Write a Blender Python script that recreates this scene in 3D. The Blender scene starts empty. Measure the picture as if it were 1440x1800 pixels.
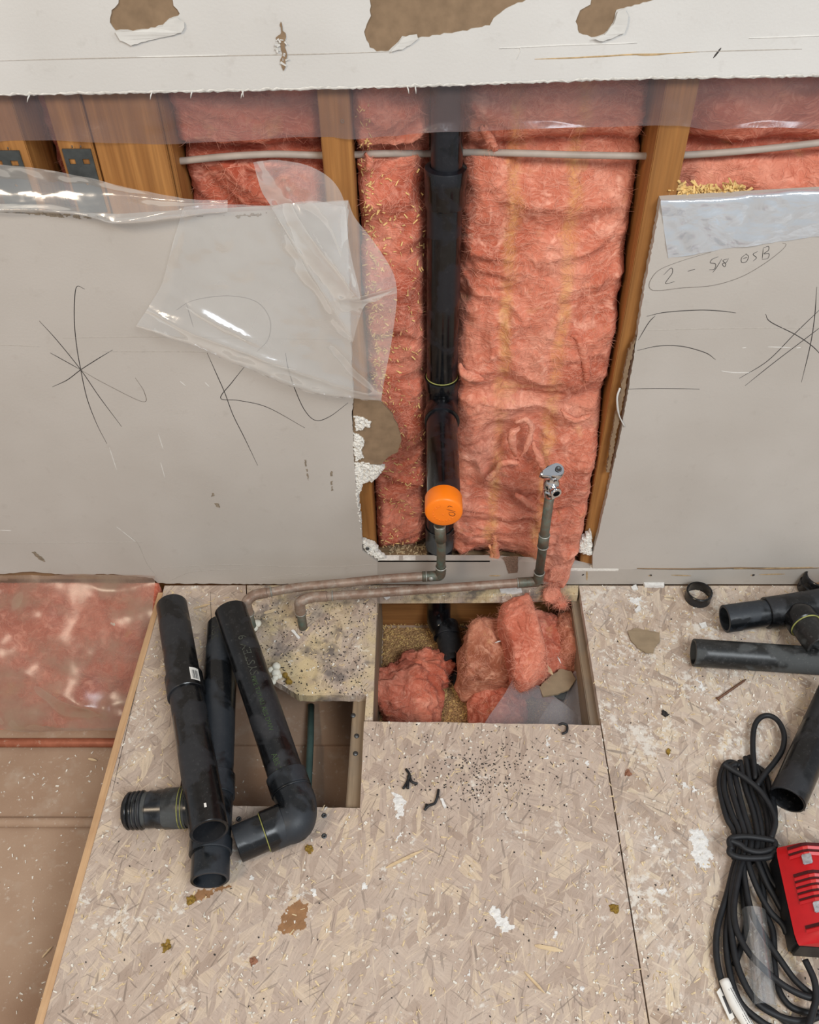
import bpy, bmesh, math, random
import numpy as np
from mathutils import Vector, Matrix
from mathutils.geometry import tessellate_polygon

random.seed(7)
RNG = np.random.default_rng(11)
scene = bpy.context.scene
COL = scene.collection

# ------------------------------------------------------------------ camera
FPX, PITCH, PPX, PPY = 1550.0, math.radians(44.5), 750.0, 900.0
CAM_D = 1.08                                     # distance of the lens from the drywall face (Y = 0)
CAM_H = CAM_D * math.tan(PITCH + math.atan((1028 - PPY) / FPX))
cd = bpy.data.cameras.new('camera')
cam = bpy.data.objects.new('camera', cd)
COL.objects.link(cam)
cam.location = (0, -CAM_D, CAM_H)
cam.rotation_euler = (math.pi / 2 - PITCH, 0, 0)
cd.sensor_fit = 'VERTICAL'
cd.sensor_height = 24.0
cd.sensor_width = 24.0
cd.lens = 24.0 * FPX / 1800.0
cd.shift_x = -(PPX - 720.0) / 1800.0
cd.clip_start = 0.02
scene.camera = cam

# ------------------------------------------------------------------ light
world = bpy.data.worlds.new('daylight')
scene.world = world
world.use_nodes = True
bg = world.node_tree.nodes['Background']
bg.inputs[0].default_value = (0.93, 0.96, 1.0, 1)
bg.inputs[1].default_value = 0.52

def area(name, loc, target, sx, sy, power, color):
    l = bpy.data.lights.new(name, 'AREA')
    l.shape = 'RECTANGLE'; l.size = sx; l.size_y = sy
    l.energy = power; l.color = color
    o = bpy.data.objects.new(name, l); COL.objects.link(o)
    o.location = loc
    o.rotation_euler = (Vector(target) - Vector(loc)).to_track_quat('-Z', 'Y').to_euler()
    return o
area('window_daylight', (1.25, -2.3, 2.9), (0.05, -0.2, 0.15), 1.3, 1.1, 84, (0.90, 0.96, 1.0))
area('warm_left_fill', (-1.5, -1.9, 2.6), (-0.5, -0.1, 0.2), 0.6, 0.6, 30, (1.0, 0.80, 0.58))  # added warm light that tints the left side; no fitting known there

vs = scene.view_settings
vs.view_transform = 'Standard'
vs.look = 'None'
vs.exposure = -0.08
vs.gamma = 1.0
vs.use_curve_mapping = False
if hasattr(scene, 'cycles'):
    scene.cycles.max_bounces = 6; scene.cycles.diffuse_bounces = 3; scene.cycles.glossy_bounces = 3
    scene.cycles.transmission_bounces = 3; scene.cycles.transparent_max_bounces = 12
    scene.cycles.adaptive_threshold = 0.02

# ------------------------------------------------------------------ pixel -> place
_s, _c = math.sin(PITCH), math.cos(PITCH)
def _ray(u, v):
    a, b = (u - PPX) / FPX, (v - PPY) / FPX
    return (a, _c - b * _s, -_s - b * _c)
def W(u, v, y=0.0):
    """point on the upright plane Y = y"""
    d = _ray(u, v); t = (y + CAM_D) / d[1]
    return Vector((d[0] * t, y, CAM_H + d[2] * t))
def F(u, v, z=0.0):
    """point on the level plane Z = z"""
    d = _ray(u, v); t = (z - CAM_H) / d[2]
    return Vector((d[0] * t, -CAM_D + d[1] * t, z))

# ------------------------------------------------------------------ numpy noise
def _h(ix, iy, iz, seed):
    n = (ix.astype(np.int64) * 374761393 + iy.astype(np.int64) * 668265263 + iz.astype(np.int64) * 2147483647 + seed * 1442695041)
    n = (n ^ (n >> 13)) * 1274126177
    n = n & 0x7fffffff
    n = (n ^ (n >> 16)) & 0xffff
    return n / 65535.0
def vnoise(P, seed=0):
    P = np.asarray(P, float)
    i = np.floor(P); f = P - i; s = f * f * f * (f * (f * 6 - 15) + 10)
    x, y, z = i[..., 0], i[..., 1], i[..., 2]
    r = 0
    for dx in (0, 1):
        wx_ = s[..., 0] if dx else 1 - s[..., 0]
        for dy in (0, 1):
            wy_ = s[..., 1] if dy else 1 - s[..., 1]
            for dz in (0, 1):
                wz_ = s[..., 2] if dz else 1 - s[..., 2]
                a = _h(x + dx, y + dy, z + dz, seed) * 6.2832; c = _h(x + dx, y + dy, z + dz, seed + 101) * 2 - 1
                q = np.sqrt(1 - c * c)
                g = q * np.cos(a) * (f[..., 0] - dx) + q * np.sin(a) * (f[..., 1] - dy) + c * (f[..., 2] - dz)
                r = r + wx_ * wy_ * wz_ * g
    return r * 1.7
_ROT = np.array([[0.36, 0.48, -0.8], [-0.8, 0.6, 0.0], [0.48, 0.64, 0.6]])
def fbm(P, scale, octaves=4, seed=0, gain=0.5):
    P = (np.asarray(P, float) * scale) @ _ROT
    a, r = 1.0, 0
    for k in range(octaves):
        r = r + a * vnoise(P + 17.3 * k, seed + k); P = (P * 2.03) @ _ROT; a *= gain
    return r
def ridge(P, scale, octaves=3, seed=0):
    P = (np.asarray(P, float) * scale) @ _ROT
    a, r = 1.0, 0
    for k in range(octaves):
        r = r + a * (1 - 2 * np.abs(vnoise(P + 9.1 * k, seed + k)) * 1.3); P = (P * 2.1) @ _ROT; a *= 0.5
    return r

# ------------------------------------------------------------------ materials
def srgb(r, g, b):
    f = lambda c: (c / 12.92) if c <= 0.04045 else ((c + 0.055) / 1.055) ** 2.4
    return (f(r / 255), f(g / 255), f(b / 255), 1)
class NT:
    def __init__(s, name):
        s.m = bpy.data.materials.new(name); s.m.use_nodes = True
        s.t = s.m.node_tree; s.t.nodes.clear()
        s.out = s.n('ShaderNodeOutputMaterial')
    def n(s, typ, **kw):
        nd = s.t.nodes.new(typ)
        for k, v in kw.items():
            if hasattr(nd, k): setattr(nd, k, v)
        return nd
    def l(s, a, b): s.t.links.new(a, b)
    def coord(s, scale=(1, 1, 1), rot=(0, 0, 0), src='Object', loc=(0, 0, 0)):
        if src == 'world':
            o = s.n('ShaderNodeNewGeometry').outputs['Position']
        else:
            o = s.n('ShaderNodeTexCoord').outputs[src]
        mp = s.n('ShaderNodeMapping')
        mp.inputs['Scale'].default_value = scale; mp.inputs['Rotation'].default_value = rot
        mp.inputs['Location'].default_value = loc
        s.l(o, mp.inputs['Vector']); return mp.outputs[0]
    def noise(s, vec, scale, detail=4, rough=0.55, dist=0.0):
        nd = s.n('ShaderNodeTexNoise'); nd.inputs['Scale'].default_value = scale
        nd.inputs['Detail'].default_value = min(detail, 3); nd.inputs['Roughness'].default_value = rough
        nd.inputs['Distortion'].default_value = dist
        s.l(vec, nd.inputs['Vector']); return nd.outputs['Fac']
    def ramp(s, fac, stops, interp='LINEAR'):
        nd = s.n('ShaderNodeValToRGB'); cr = nd.color_ramp; cr.interpolation = interp
        while len(cr.elements) < len(stops): cr.elements.new(0.5)
        for e, (p, c) in zip(cr.elements, stops):
            e.position = p; e.color = c if len(c) == 4 else (*c, 1)
        s.l(fac, nd.inputs[0]); return nd.outputs[0]
    def mixc(s, fac, a, b, mode='MIX'):
        nd = s.n('ShaderNodeMix', data_type='RGBA', blend_type=mode)
        for sock, v in ((nd.inputs[0], fac), (nd.inputs[6], a), (nd.inputs[7], b)):
            if isinstance(v, (int, float)): sock.default_value = v
            elif isinstance(v, tuple): sock.default_value = v
            else: s.l(v, sock)
        return nd.outputs[2]
    def math(s, op, a, b=0.0):
        nd = s.n('ShaderNodeMath', operation=op)
        for sock, v in ((nd.inputs[0], a), (nd.inputs[1], b)):
            if isinstance(v, (int, float)): sock.default_value = v
            else: s.l(v, sock)
        return nd.outputs[0]
    def bsdf(s, col, rough=0.6, metal=0.0, spec=0.4, bump=None, bs=0.3, bd=0.002, **kw):
        b = s.n('ShaderNodeBsdfPrincipled')
        for nm, v in (('Base Color', col), ('Roughness', rough), ('Metallic', metal), ('Specular IOR Level', spec)):
            if isinstance(v, (int, float, tuple)): b.inputs[nm].default_value = v
            else: s.l(v, b.inputs[nm])
        for k, v in kw.items():
            b.inputs[k.replace('_', ' ')].default_value = v
        if bump is not None:
            bn = s.n('ShaderNodeBump'); bn.inputs['Strength'].default_value = bs; bn.inputs['Distance'].default_value = bd
            s.l(bump, bn.inputs['Height']); s.l(bn.outputs[0], b.inputs['Normal'])
        return b
    def done(s, shader):
        s.l(shader.outputs[0], s.out.inputs['Surface']); return s.m

M = {}
def simple(name, rgb, rough=0.6, metal=0.0, spec=0.4, var=0.12, scale=40, bump=0.15, src='world'):
    t = NT(name); v = t.coord(src=src)
    n = t.noise(v, scale, 5)
    c = srgb(*rgb)
    lo = tuple(x * (1 - var * 1.6) for x in c[:3]) + (1,)
    hi = tuple(min(1, x * (1 + var)) for x in c[:3]) + (1,)
    col = t.ramp(n, [(0.3, lo), (0.7, hi)])
    M[name] = t.done(t.bsdf(col, rough, metal, spec, bump=n, bs=bump, bd=0.0015))
    return M[name]

def make_drywall(name, base, dirt, warm=None):
    t = NT(name); v = t.coord(src='world')
    big = t.noise(v, 3.0, 5, 0.6); fine = t.noise(v, 300, 3); mid = t.noise(v, 38, 6, 0.65)
    c = t.ramp(big, [(0.3, srgb(*dirt)), (0.68, srgb(*base))])
    c = t.mixc(t.ramp(mid, [(0.6, (0, 0, 0, 1)), (0.9, (0.35, 0.35, 0.35, 1))]), c, srgb(150, 140, 128))
    h = t.math('ADD', t.math('MULTIPLY', fine, 0.8), mid)
    M[name] = t.done(t.bsdf(c, 0.62, 0, 0.3, bump=h, bs=0.22, bd=0.0012))
make_drywall('drywall_upper', (214, 211, 206), (198, 194, 188))
make_drywall('drywall_lower', (193, 186, 178), (180, 172, 163))
make_drywall('drywall_strip', (190, 184, 176), (160, 150, 140))
simple('gypsum', (226, 222, 214), 0.9, spec=0.1, var=0.1, scale=160, bump=0.8)
simple('brown_paper', (139, 116, 92), 0.85, spec=0.15, var=0.10, scale=60, bump=0.35)
simple('tan_board', (150, 132, 108), 0.85, spec=0.15, var=0.08, scale=50, bump=0.15)
simple('white_paper', (208, 205, 199), 0.8, spec=0.2, var=0.04, scale=60, bump=0.1)
simple('pencil', (62, 58, 56), 0.8, var=0.2, scale=200)
simple('pencil_faint', (128, 120, 112), 0.8, var=0.15, scale=200)
simple('scratch', (176, 168, 158), 0.8, var=0.1, scale=200)
simple('ridge_white', (214, 210, 203), 0.7, var=0.05, scale=200)
simple('stain_brown', (142, 128, 110), 0.85, var=0.2, scale=200)
simple('rust_stain', (186, 158, 118), 0.8, var=0.2, scale=120)

def make_wood(name, a, b, axis='Z', dark=None, rough=0.62):
    t = NT(name)
    st = {'Z': (55, 55, 2.2), 'Y': (55, 2.2, 55), 'X': (2.2, 55, 55)}[axis]
    v = t.coord(st, src='world'); v2 = t.coord(tuple(x * 4 for x in st), src='world')
    n = t.noise(v, 1.0, 5, 0.6, 0.6); n2 = t.noise(v2, 1.0, 3); n3 = t.noise(t.coord(src='world'), 14, 4)
    c = t.ramp(n, [(0.28, srgb(*a)), (0.5, srgb(*[(p + q) / 2 for p, q in zip(a, b)])), (0.72, srgb(*b))])
    c = t.mixc(t.ramp(n2, [(0.35, (0.28,) * 3), (0.6, (0, 0, 0))]), c, srgb(*[x * 0.72 for x in a]))
    if dark: c = t.mixc(t.ramp(n3, [(0.45, (0, 0, 0)), (0.75, (0.7,) * 3)]), c, srgb(*dark))
    M[name] = t.done(t.bsdf(c, rough, 0, 0.35, bump=n2, bs=0.25, bd=0.001))
make_wood('stud_wood', (136, 88, 42), (182, 128, 70))
make_wood('joist_wood', (132, 112, 90), (168, 148, 122), 'Y', (112, 106, 98))
make_wood('rim_wood', (134, 88, 48), (170, 118, 68), 'X')
make_wood('strip_wood', (186, 146, 106), (214, 178, 138), 'Y', (170, 128, 92))
make_wood('plate_wood', (130, 104, 76), (176, 146, 110), 'X', (112, 96, 80))
make_wood('chip_wood', (204, 176, 138), (226, 204, 168), 'X')

def make_osb(name, pal, dust, dustamt, speck=0.0, yellow=False, wlo=0.335):
    t = NT(name)
    base = t.coord(src='world')
    warp = t.n('ShaderNodeTexNoise'); warp.inputs['Scale'].default_value = 9; warp.inputs['Detail'].default_value = 3
    t.l(base, warp.inputs['Vector'])
    wv = t.n('ShaderNodeVectorMath', operation='MULTIPLY_ADD')
    t.l(warp.outputs['Color'], wv.inputs[0]); wv.inputs[1].default_value = (0.05, 0.05, 0); t.l(base, wv.inputs[2])
    def layer(rot, sc, grain_seed):
        mr = t.n('ShaderNodeMapping'); mr.inputs['Rotation'].default_value = (0, 0, rot); t.l(wv.outputs[0], mr.inputs['Vector'])
        mp = t.n('ShaderNodeMapping'); mp.inputs['Scale'].default_value = (sc[0], sc[1], 0.0)
        mp.inputs['Location'].default_value = (grain_seed, grain_seed * 1.7, 0)
        t.l(mr.outputs[0], mp.inputs['Vector'])
        vo = t.n('ShaderNodeTexVoronoi', feature='F1', voronoi_dimensions='2D'); vo.inputs['Scale'].default_value = 1.0; vo.inputs['Randomness'].default_value = 1.0
        t.l(mp.outputs[0], vo.inputs['Vector'])
        sp = t.n('ShaderNodeSeparateColor'); t.l(vo.outputs['Color'], sp.inputs[0])
        vr = t.n('ShaderNodeVectorRotate', rotation_type='Z_AXIS'); t.l(base, vr.inputs['Vector'])
        ang = t.math('ADD', t.math('MULTIPLY', t.math('SUBTRACT', sp.outputs[1], 0.5), 0.7), rot)
        t.l(ang, vr.inputs['Angle'])
        gm = t.n('ShaderNodeMapping'); gm.inputs['Scale'].default_value = (26, 330, 1); t.l(vr.outputs[0], gm.inputs['Vector'])
        g = t.noise(gm.outputs[0], 1.0, 4, 0.65)
        return sp.outputs[0], sp.outputs[2], None, g, gm.outputs[0]
    ra, ka, ea, ga, gma = layer(0.55, (19, 66), 1.3)
    rb, kb, eb, gb, gmb = layer(-0.8, (17, 60), 4.1)
    rc, kc, ec, gc, gmc = layer(1.7, (26, 110), 7.7)
    def flake(r, g):
        c = t.ramp(r, [(0.0, srgb(*pal[0])), (0.3, srgb(*pal[1])), (0.55, srgb(*pal[2])), (0.8, srgb(*pal[3])), (1.0, srgb(*pal[4]))])
        return t.mixc(t.ramp(g, [(0.32, (0.38,) * 3), (0.6, (0, 0, 0))]), c, srgb(*[x * 0.78 for x in pal[0]]))
    ca, cb, cc = flake(ra, ga), flake(rb, gb), flake(rc, gc)
    c = t.mixc(t.ramp(kb, [(0.49, (0, 0, 0)), (0.51, (1, 1, 1))]), ca, cb)
    c = t.mixc(t.ramp(kc, [(0.66, (0, 0, 0)), (0.68, (1, 1, 1))]), c, cc)
    for (vr_, lo) in ((gma, 0.66), (gmb, 0.65), (gmc, 0.66))[:3]:
        sm_ = t.n('ShaderNodeMapping'); sm_.inputs['Scale'].default_value = (0.55, 0.62, 1); sm_.inputs['Location'].default_value = (lo * 9, 3, 0); t.l(vr_, sm_.inputs['Vector'])
        sn = t.noise(sm_.outputs[0], 1.0, 2, 0.5)
        c = t.mixc(t.ramp(sn, [(lo, (0, 0, 0)), (lo + 0.04, (0.7,) * 3)]), c, srgb(216, 196, 170))
        c = t.mixc(t.ramp(sn, [(0.31, (0.75,) * 3), (0.36, (0, 0, 0))]), c, srgb(*[x * 0.70 for x in pal[0]]))
    dn = t.noise(base, 5.0, 7, 0.68); dn2 = t.noise(base, 60, 5, 0.7)
    dm = t.math('MULTIPLY', t.ramp(dn, [(0.35, (0.25,) * 3), (0.7, (1, 1, 1))]), t.ramp(dn2, [(0.3, (0.45,) * 3), (0.7, (1, 1, 1))]))
    c = t.mixc(t.math('MULTIPLY', dm, dustamt), c, srgb(*dust))
    w = t.ramp(t.math('MULTIPLY', t.noise(base, 11, 6, 0.7), t.noise(base, 90, 4, 0.7)), [(wlo, (0, 0, 0)), (wlo + 0.07, (0.8,) * 3)])
    c = t.mixc(w, c, srgb(222, 216, 206))
    if yellow:
        y = t.ramp(t.noise(base, 13, 4), [(0.46, (0, 0, 0)), (0.62, (0.6,) * 3)])
        c = t.mixc(y, c, srgb(206, 186, 136))
        k = t.ramp(t.noise(base, 16, 6, 0.75), [(0.52, (0, 0, 0)), (0.66, (0.75,) * 3)])
        c = t.mixc(k, c, srgb(84, 80, 82))
    if speck:
        vo = t.n('ShaderNodeTexVoronoi', feature='F1'); vo.inputs['Scale'].default_value = 260; t.l(base, vo.inputs['Vector'])
        k = t.ramp(vo.outputs['Distance'], [(0.10, (speck,) * 3), (0.2, (0, 0, 0))])
        c = t.mixc(k, c, srgb(56, 50, 46))
    h = dn2
    M[name] = t.done(t.bsdf(c, 0.78, 0, 0.2, bump=h, bs=0.4, bd=0.0015))
OSB = [(164, 142, 126), (184, 163, 147), (190, 170, 154), (196, 176, 158), (212, 190, 162)]
make_osb('osb', OSB, (204, 190, 178), 0.5, 0.25)
make_osb('osb_flap', OSB, (196, 186, 172), 0.45, 0.9, True)
make_osb('osb_right', [(152, 128, 108), (182, 158, 136), (192, 170, 150), (202, 182, 160), (216, 196, 164)], (214, 204, 196), 0.6, 0.2, wlo=0.285)

def make_under(name, a, b):
    t = NT(name); v = t.coord(src='world')
    n = t.noise(v, 4, 6, 0.65); n2 = t.noise(v, 120, 5, 0.7); n3 = t.noise(v, 18, 5, 0.7)
    c = t.ramp(n, [(0.3, srgb(*a)), (0.7, srgb(*b))])
    c = t.mixc(t.ramp(n2, [(0.6, (0, 0, 0)), (0.75, (0.5,) * 3)]), c, srgb(205, 192, 178))
    c = t.mixc(t.ramp(n3, [(0.55, (0, 0, 0)), (0.75, (0.4,) * 3)]), c, srgb(190, 176, 160))
    M[name] = t.done(t.bsdf(c, 0.8, 0, 0.2, bump=n2, bs=0.35, bd=0.0015))
make_under('under_board', (148, 118, 96), (178, 152, 130))
simple('sheathing_light_block', (110, 74, 52), 0.9)

def make_insul(name, base, light, deep, streak=None):
    t = NT(name); v = t.coord(src='world')
    wn = t.n('ShaderNodeTexNoise'); wn.inputs['Scale'].default_value = 16; wn.inputs['Detail'].default_value = 3; t.l(v, wn.inputs['Vector'])
    wv = t.n('ShaderNodeVectorMath', operation='MULTIPLY_ADD'); t.l(wn.outputs['Color'], wv.inputs[0]); wv.inputs[1].default_value = (0.07, 0.07, 0.07); t.l(v, wv.inputs[2])
    ms = t.n('ShaderNodeMapping'); ms.inputs['Scale'].default_value = (60, 60, 260); t.l(wv.outputs[0], ms.inputs['Vector'])
    m2 = t.n('ShaderNodeMapping'); m2.inputs['Scale'].default_value = (230, 120, 70); t.l(wv.outputs[0], m2.inputs['Vector'])
    n = t.noise(v, 7, 5, 0.6, 0.4); fa = t.noise(ms.outputs[0], 1.0, 5, 0.65); fb = t.noise(m2.outputs[0], 1.0, 5, 0.65); n4 = t.noise(v, 20, 5, 0.6); n5 = t.noise(wv.outputs[0], 26, 5, 0.68, 1.0)
    c = t.ramp(n, [(0.30, srgb(*deep)), (0.50, srgb(*base)), (0.72, srgb(*light))])
    c = t.mixc(t.ramp(fa, [(0.48, (0, 0, 0)), (0.74, (0.55,) * 3)]), c, srgb(*[min(255, x * 1.06 + 16) for x in light]))
    c = t.mixc(t.ramp(fb, [(0.30, (0.5,) * 3), (0.46, (0, 0, 0))]), c, srgb(*deep))
    c = t.mixc(t.ramp(n5, [(0.56, (0, 0, 0)), (0.74, (0.7,) * 3)]), c, srgb(*[min(255, x * 1.05 + 22) for x in light]))
    c = t.mixc(t.ramp(n4, [(0.62, (0, 0, 0)), (0.80, (0.5,) * 3)]), c, srgb(222, 184, 124))
    if streak:
        sx = t.n('ShaderNodeSeparateXYZ'); t.l(t.n('ShaderNodeNewGeometry').outputs['Position'], sx.inputs[0])
        for x0 in streak:
            d = t.math('ABSOLUTE', t.math('SUBTRACT', t.math('ADD', sx.outputs[0], t.math('MULTIPLY', t.math('SUBTRACT', n4, 0.5), 0.03)), x0))
            m = t.math('MULTIPLY', t.ramp(d, [(0.003, (0.5,) * 3), (0.013, (0, 0, 0))]), t.ramp(n5, [(0.36, (0.25,) * 3), (0.62, (1, 1, 1))]))
            c = t.mixc(m, c, srgb(218, 172, 98))
    h = fa
    b = t.bsdf(c, 0.95, 0, 0.03, bump=h, bs=0.75, bd=0.004, Sheen_Weight=0.12, Sheen_Roughness=0.6)
    b.inputs['Sheen Tint'].default_value = srgb(255, 200, 180)
    M[name] = t.done(b)
make_insul('insulation', (204, 116, 92), (222, 152, 128), (164, 76, 56))
make_insul('insulation_main', (210, 126, 101), (228, 164, 140), (176, 88, 65), streak=(W(893, 500, 0.04).x, W(992, 500, 0.04).x))
make_insul('insulation_dusty', (188, 122, 96), (206, 150, 122), (146, 84, 60))
simple('fiber', (226, 156, 132), 0.9, spec=0.1, var=0.1, scale=30, bump=0)

def make_film(name, haze, tint, rough, gloss, wr=0.35, wscale=40, dust=None, fres=0.35):
    t = NT(name); v = t.coord(src='world')
    n = t.noise(v, wscale, 4, 0.6, 0.8); n2 = t.noise(v, 7, 4, 0.6)
    tr = t.n('ShaderNodeBsdfTransparent'); tr.inputs[0].default_value = (0.97, 0.97, 0.97, 1)
    col = srgb(*tint); f = t.ramp(n2, [(0.3, (haze * 0.75,) * 3), (0.7, (min(1, haze * 1.25),) * 3)])
    if dust:
        dm = t.ramp(t.math('ADD', t.noise(v, 8, 6, 0.68), t.math('MULTIPLY', t.noise(v, 90, 4, 0.7), 0.18)), [(0.50, (0, 0, 0)), (0.72, (1, 1, 1))])
        col = t.mixc(dm, col, srgb(*dust[0])); f = t.math('ADD', f, t.math('MULTIPLY', dm, dust[1]))
    b = t.bsdf(col, rough, 0, gloss, bump=n, bs=wr, bd=0.003)
    tl = t.n('ShaderNodeBsdfTranslucent'); tl.inputs[0].default_value = srgb(*tint)
    m1 = t.n('ShaderNodeMixShader'); m1.inputs[0].default_value = 0.3
    t.l(b.outputs[0], m1.inputs[1]); t.l(tl.outputs[0], m1.inputs[2])
    lw = t.n('ShaderNodeLayerWeight'); lw.inputs[0].default_value = 0.35
    f = t.math('MINIMUM', t.math('ADD', f, t.math('MULTIPLY', lw.outputs['Fresnel'], fres)), 1.0)
    gl = t.n('ShaderNodeBsdfGlossy'); gl.inputs['Roughness'].default_value = rough; gl.inputs[0].default_value = (0.9, 0.93, 1, 1)
    bn = t.n('ShaderNodeBump'); bn.inputs['Strength'].default_value = wr; bn.inputs['Distance'].default_value = 0.003; t.l(n, bn.inputs['Height']); t.l(bn.outputs[0], gl.inputs['Normal'])
    m = t.n('ShaderNodeMixShader'); t.l(f, m.inputs[0]); t.l(tr.outputs[0], m.inputs[1]); t.l(m1.outputs[0], m.inputs[2])
    m3 = t.n('ShaderNodeMixShader'); m3.inputs[0].default_value = 0.07 * gloss; t.l(m.outputs[0], m3.inputs[1]); t.l(gl.outputs[0], m3.inputs[2])
    M[name] = t.done(m3)
make_film('film_top', 0.34, (150, 126, 122), 0.3, 0.6)
make_film('film_flap', 0.26, (248, 246, 240), 0.16, 1.3, 0.25, 22)
make_film('film_right', 0.76, (224, 232, 240), 0.22, 2.4, 0.9, 26)  # bluish white tint and heavy haze stand in for reflected sky
make_film('film_low', 0.30, (184, 154, 134), 0.24, 0.35, 0.12, 20, ((170, 146, 122), 0.5))
make_film('film_hole', 0.42, (176, 172, 174), 0.25, 0.9, 0.1)
make_film('clear_tube', 0.05, (206, 212, 212), 0.06, 1.5, 0.05, fres=0.12)

def make_abs(name, rgb, rough=0.32, dust=0.25):
    t = NT(name); v = t.coord(src='Object')
    n = t.noise(v, 16, 3, 0.5, 0.3); n2 = t.noise(v, 180, 4, 0.7); n3 = t.noise(v, 60, 5, 0.7)
    k = t.ramp(n, [(0.47, (0, 0, 0)), (0.53, (1, 1, 1))])
    c = t.mixc(k, srgb(*[x * 0.55 for x in rgb]), srgb(*[min(255, x * 1.15 + 4) for x in rgb]))
    c = t.mixc(t.math('MULTIPLY', t.ramp(n2, [(0.58, (0, 0, 0)), (0.74, (1, 1, 1))]), dust), c, srgb(132, 130, 128))
    c = t.mixc(t.math('MULTIPLY', t.ramp(n3, [(0.5, (0, 0, 0)), (0.8, (1, 1, 1))]), dust), c, srgb(96, 96, 98))
    r = t.ramp(k, [(0.0, (rough * 0.75,) * 3), (1.0, (min(1, rough * 1.7),) * 3)])
    M[name] = t.done(t.bsdf(c, r, 0, 0.45, bump=n2, bs=0.05, bd=0.001))
make_abs('abs_black', (28, 29, 32), 0.30, 0.10)
make_abs('abs_blue', (32, 36, 41), 0.30, 0.08)
make_abs('abs_dusty', (58, 60, 60), 0.5, 0.25)
make_abs('abs_stack', (16, 17, 22), 0.22, 0.05)
simple('rubber', (27, 28, 31), 0.55, spec=0.4, var=0.2, scale=90)
simple('pipe_bore', (16, 16, 17), 0.7)
simple('glue', (150, 150, 84), 0.5, var=0.2, scale=120)
simple('print_green', (58, 76, 46), 0.7, var=0.3, scale=200)
simple('print_grey', (64, 66, 58), 0.7, var=0.3, scale=200)
def make_copper(name, a, b, patina, pm):
    t = NT(name); v = t.coord(src='world')
    n = t.noise(v, 30, 6, 0.65); n2 = t.noise(v, 75, 5, 0.7)
    c = t.ramp(n, [(0.3, srgb(*a)), (0.7, srgb(*b))])
    c = t.mixc(t.ramp(n2, [(0.5 - pm, (0, 0, 0)), (0.72, (0.8,) * 3)]), c, srgb(*patina))
    M[name] = t.done(t.bsdf(c, 0.5, 0.25, 0.4, bump=n2, bs=0.15, bd=0.001))
make_copper('copper_run', (124, 98, 82), (156, 134, 118), (164, 154, 142), 0.05)
make_copper('copper_riser', (82, 70, 58), (120, 104, 88), (92, 116, 106), 0.1)
make_copper('copper_red', (140, 78, 54), (172, 104, 78), (190, 160, 140), -0.1)
simple('solder', (168, 168, 160), 0.4, metal=0.5, var=0.15)
simple('chrome', (214, 216, 220), 0.12, metal=1.0, var=0.05, bump=0)
simple('steel_plate', (74, 77, 76), 0.55, metal=0.35, var=0.2, scale=60)
simple('screw_steel', (92, 94, 96), 0.4, metal=0.7)
simple('rusty_nail', (120, 88, 70), 0.5, metal=0.5)
simple('orange', (246, 124, 12), 0.38, spec=0.45, var=0.03, scale=30, bump=0.03)
simple('marker', (70, 36, 22), 0.7)
simple('cable_white', (172, 158, 146), 0.55, var=0.08)
simple('red_plastic', (190, 10, 20), 0.36, spec=0.5, var=0.04, scale=80, bump=0.05)
simple('dark_slot', (70, 6, 10), 0.6)
simple('black_plastic', (26, 27, 29), 0.45)
simple('lens', (200, 204, 212), 0.15, metal=0.6, var=0.25, scale=160, bump=0.0)
simple('tag_white', (228, 226, 220), 0.6, var=0.04)
simple('tag_print', (70, 70, 72), 0.7)
simple('foam', (226, 222, 206), 0.75, var=0.08, scale=120, bump=0.5)
simple('moss', (146, 116, 48), 0.9, var=0.25, scale=260, bump=0.8)
simple('rust_chip', (150, 104, 80), 0.8, var=0.2, scale=200)
simple('plaster', (226, 224, 220), 0.9, spec=0.1, var=0.08, scale=160, bump=0.6)
simple('water_stain', (152, 112, 76), 0.6, var=0.15, scale=60)
simple('black_scrap', (34, 34, 36), 0.5)
simple('green_tube', (70, 92, 88), 0.5, var=0.2, scale=20)
simple('saw_chip', (218, 196, 158), 0.85, spec=0.15, var=0.18, scale=220, bump=0.1)
simple('saw_gold', (224, 188, 124), 0.85, spec=0.15, var=0.15, scale=220, bump=0.1)
simple('sawdust', (178, 140, 98), 0.95, spec=0.05, var=0.45, scale=420, bump=1.0)
simple('white_chip', (228, 222, 210), 0.85, spec=0.15, var=0.12, scale=220, bump=0.1)
simple('dark_chip', (50, 46, 44), 0.8, var=0.2, scale=220, bump=0.1)
simple('mesh_tape', (128, 104, 88), 0.8, var=0.3, scale=600, bump=0.5)

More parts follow.
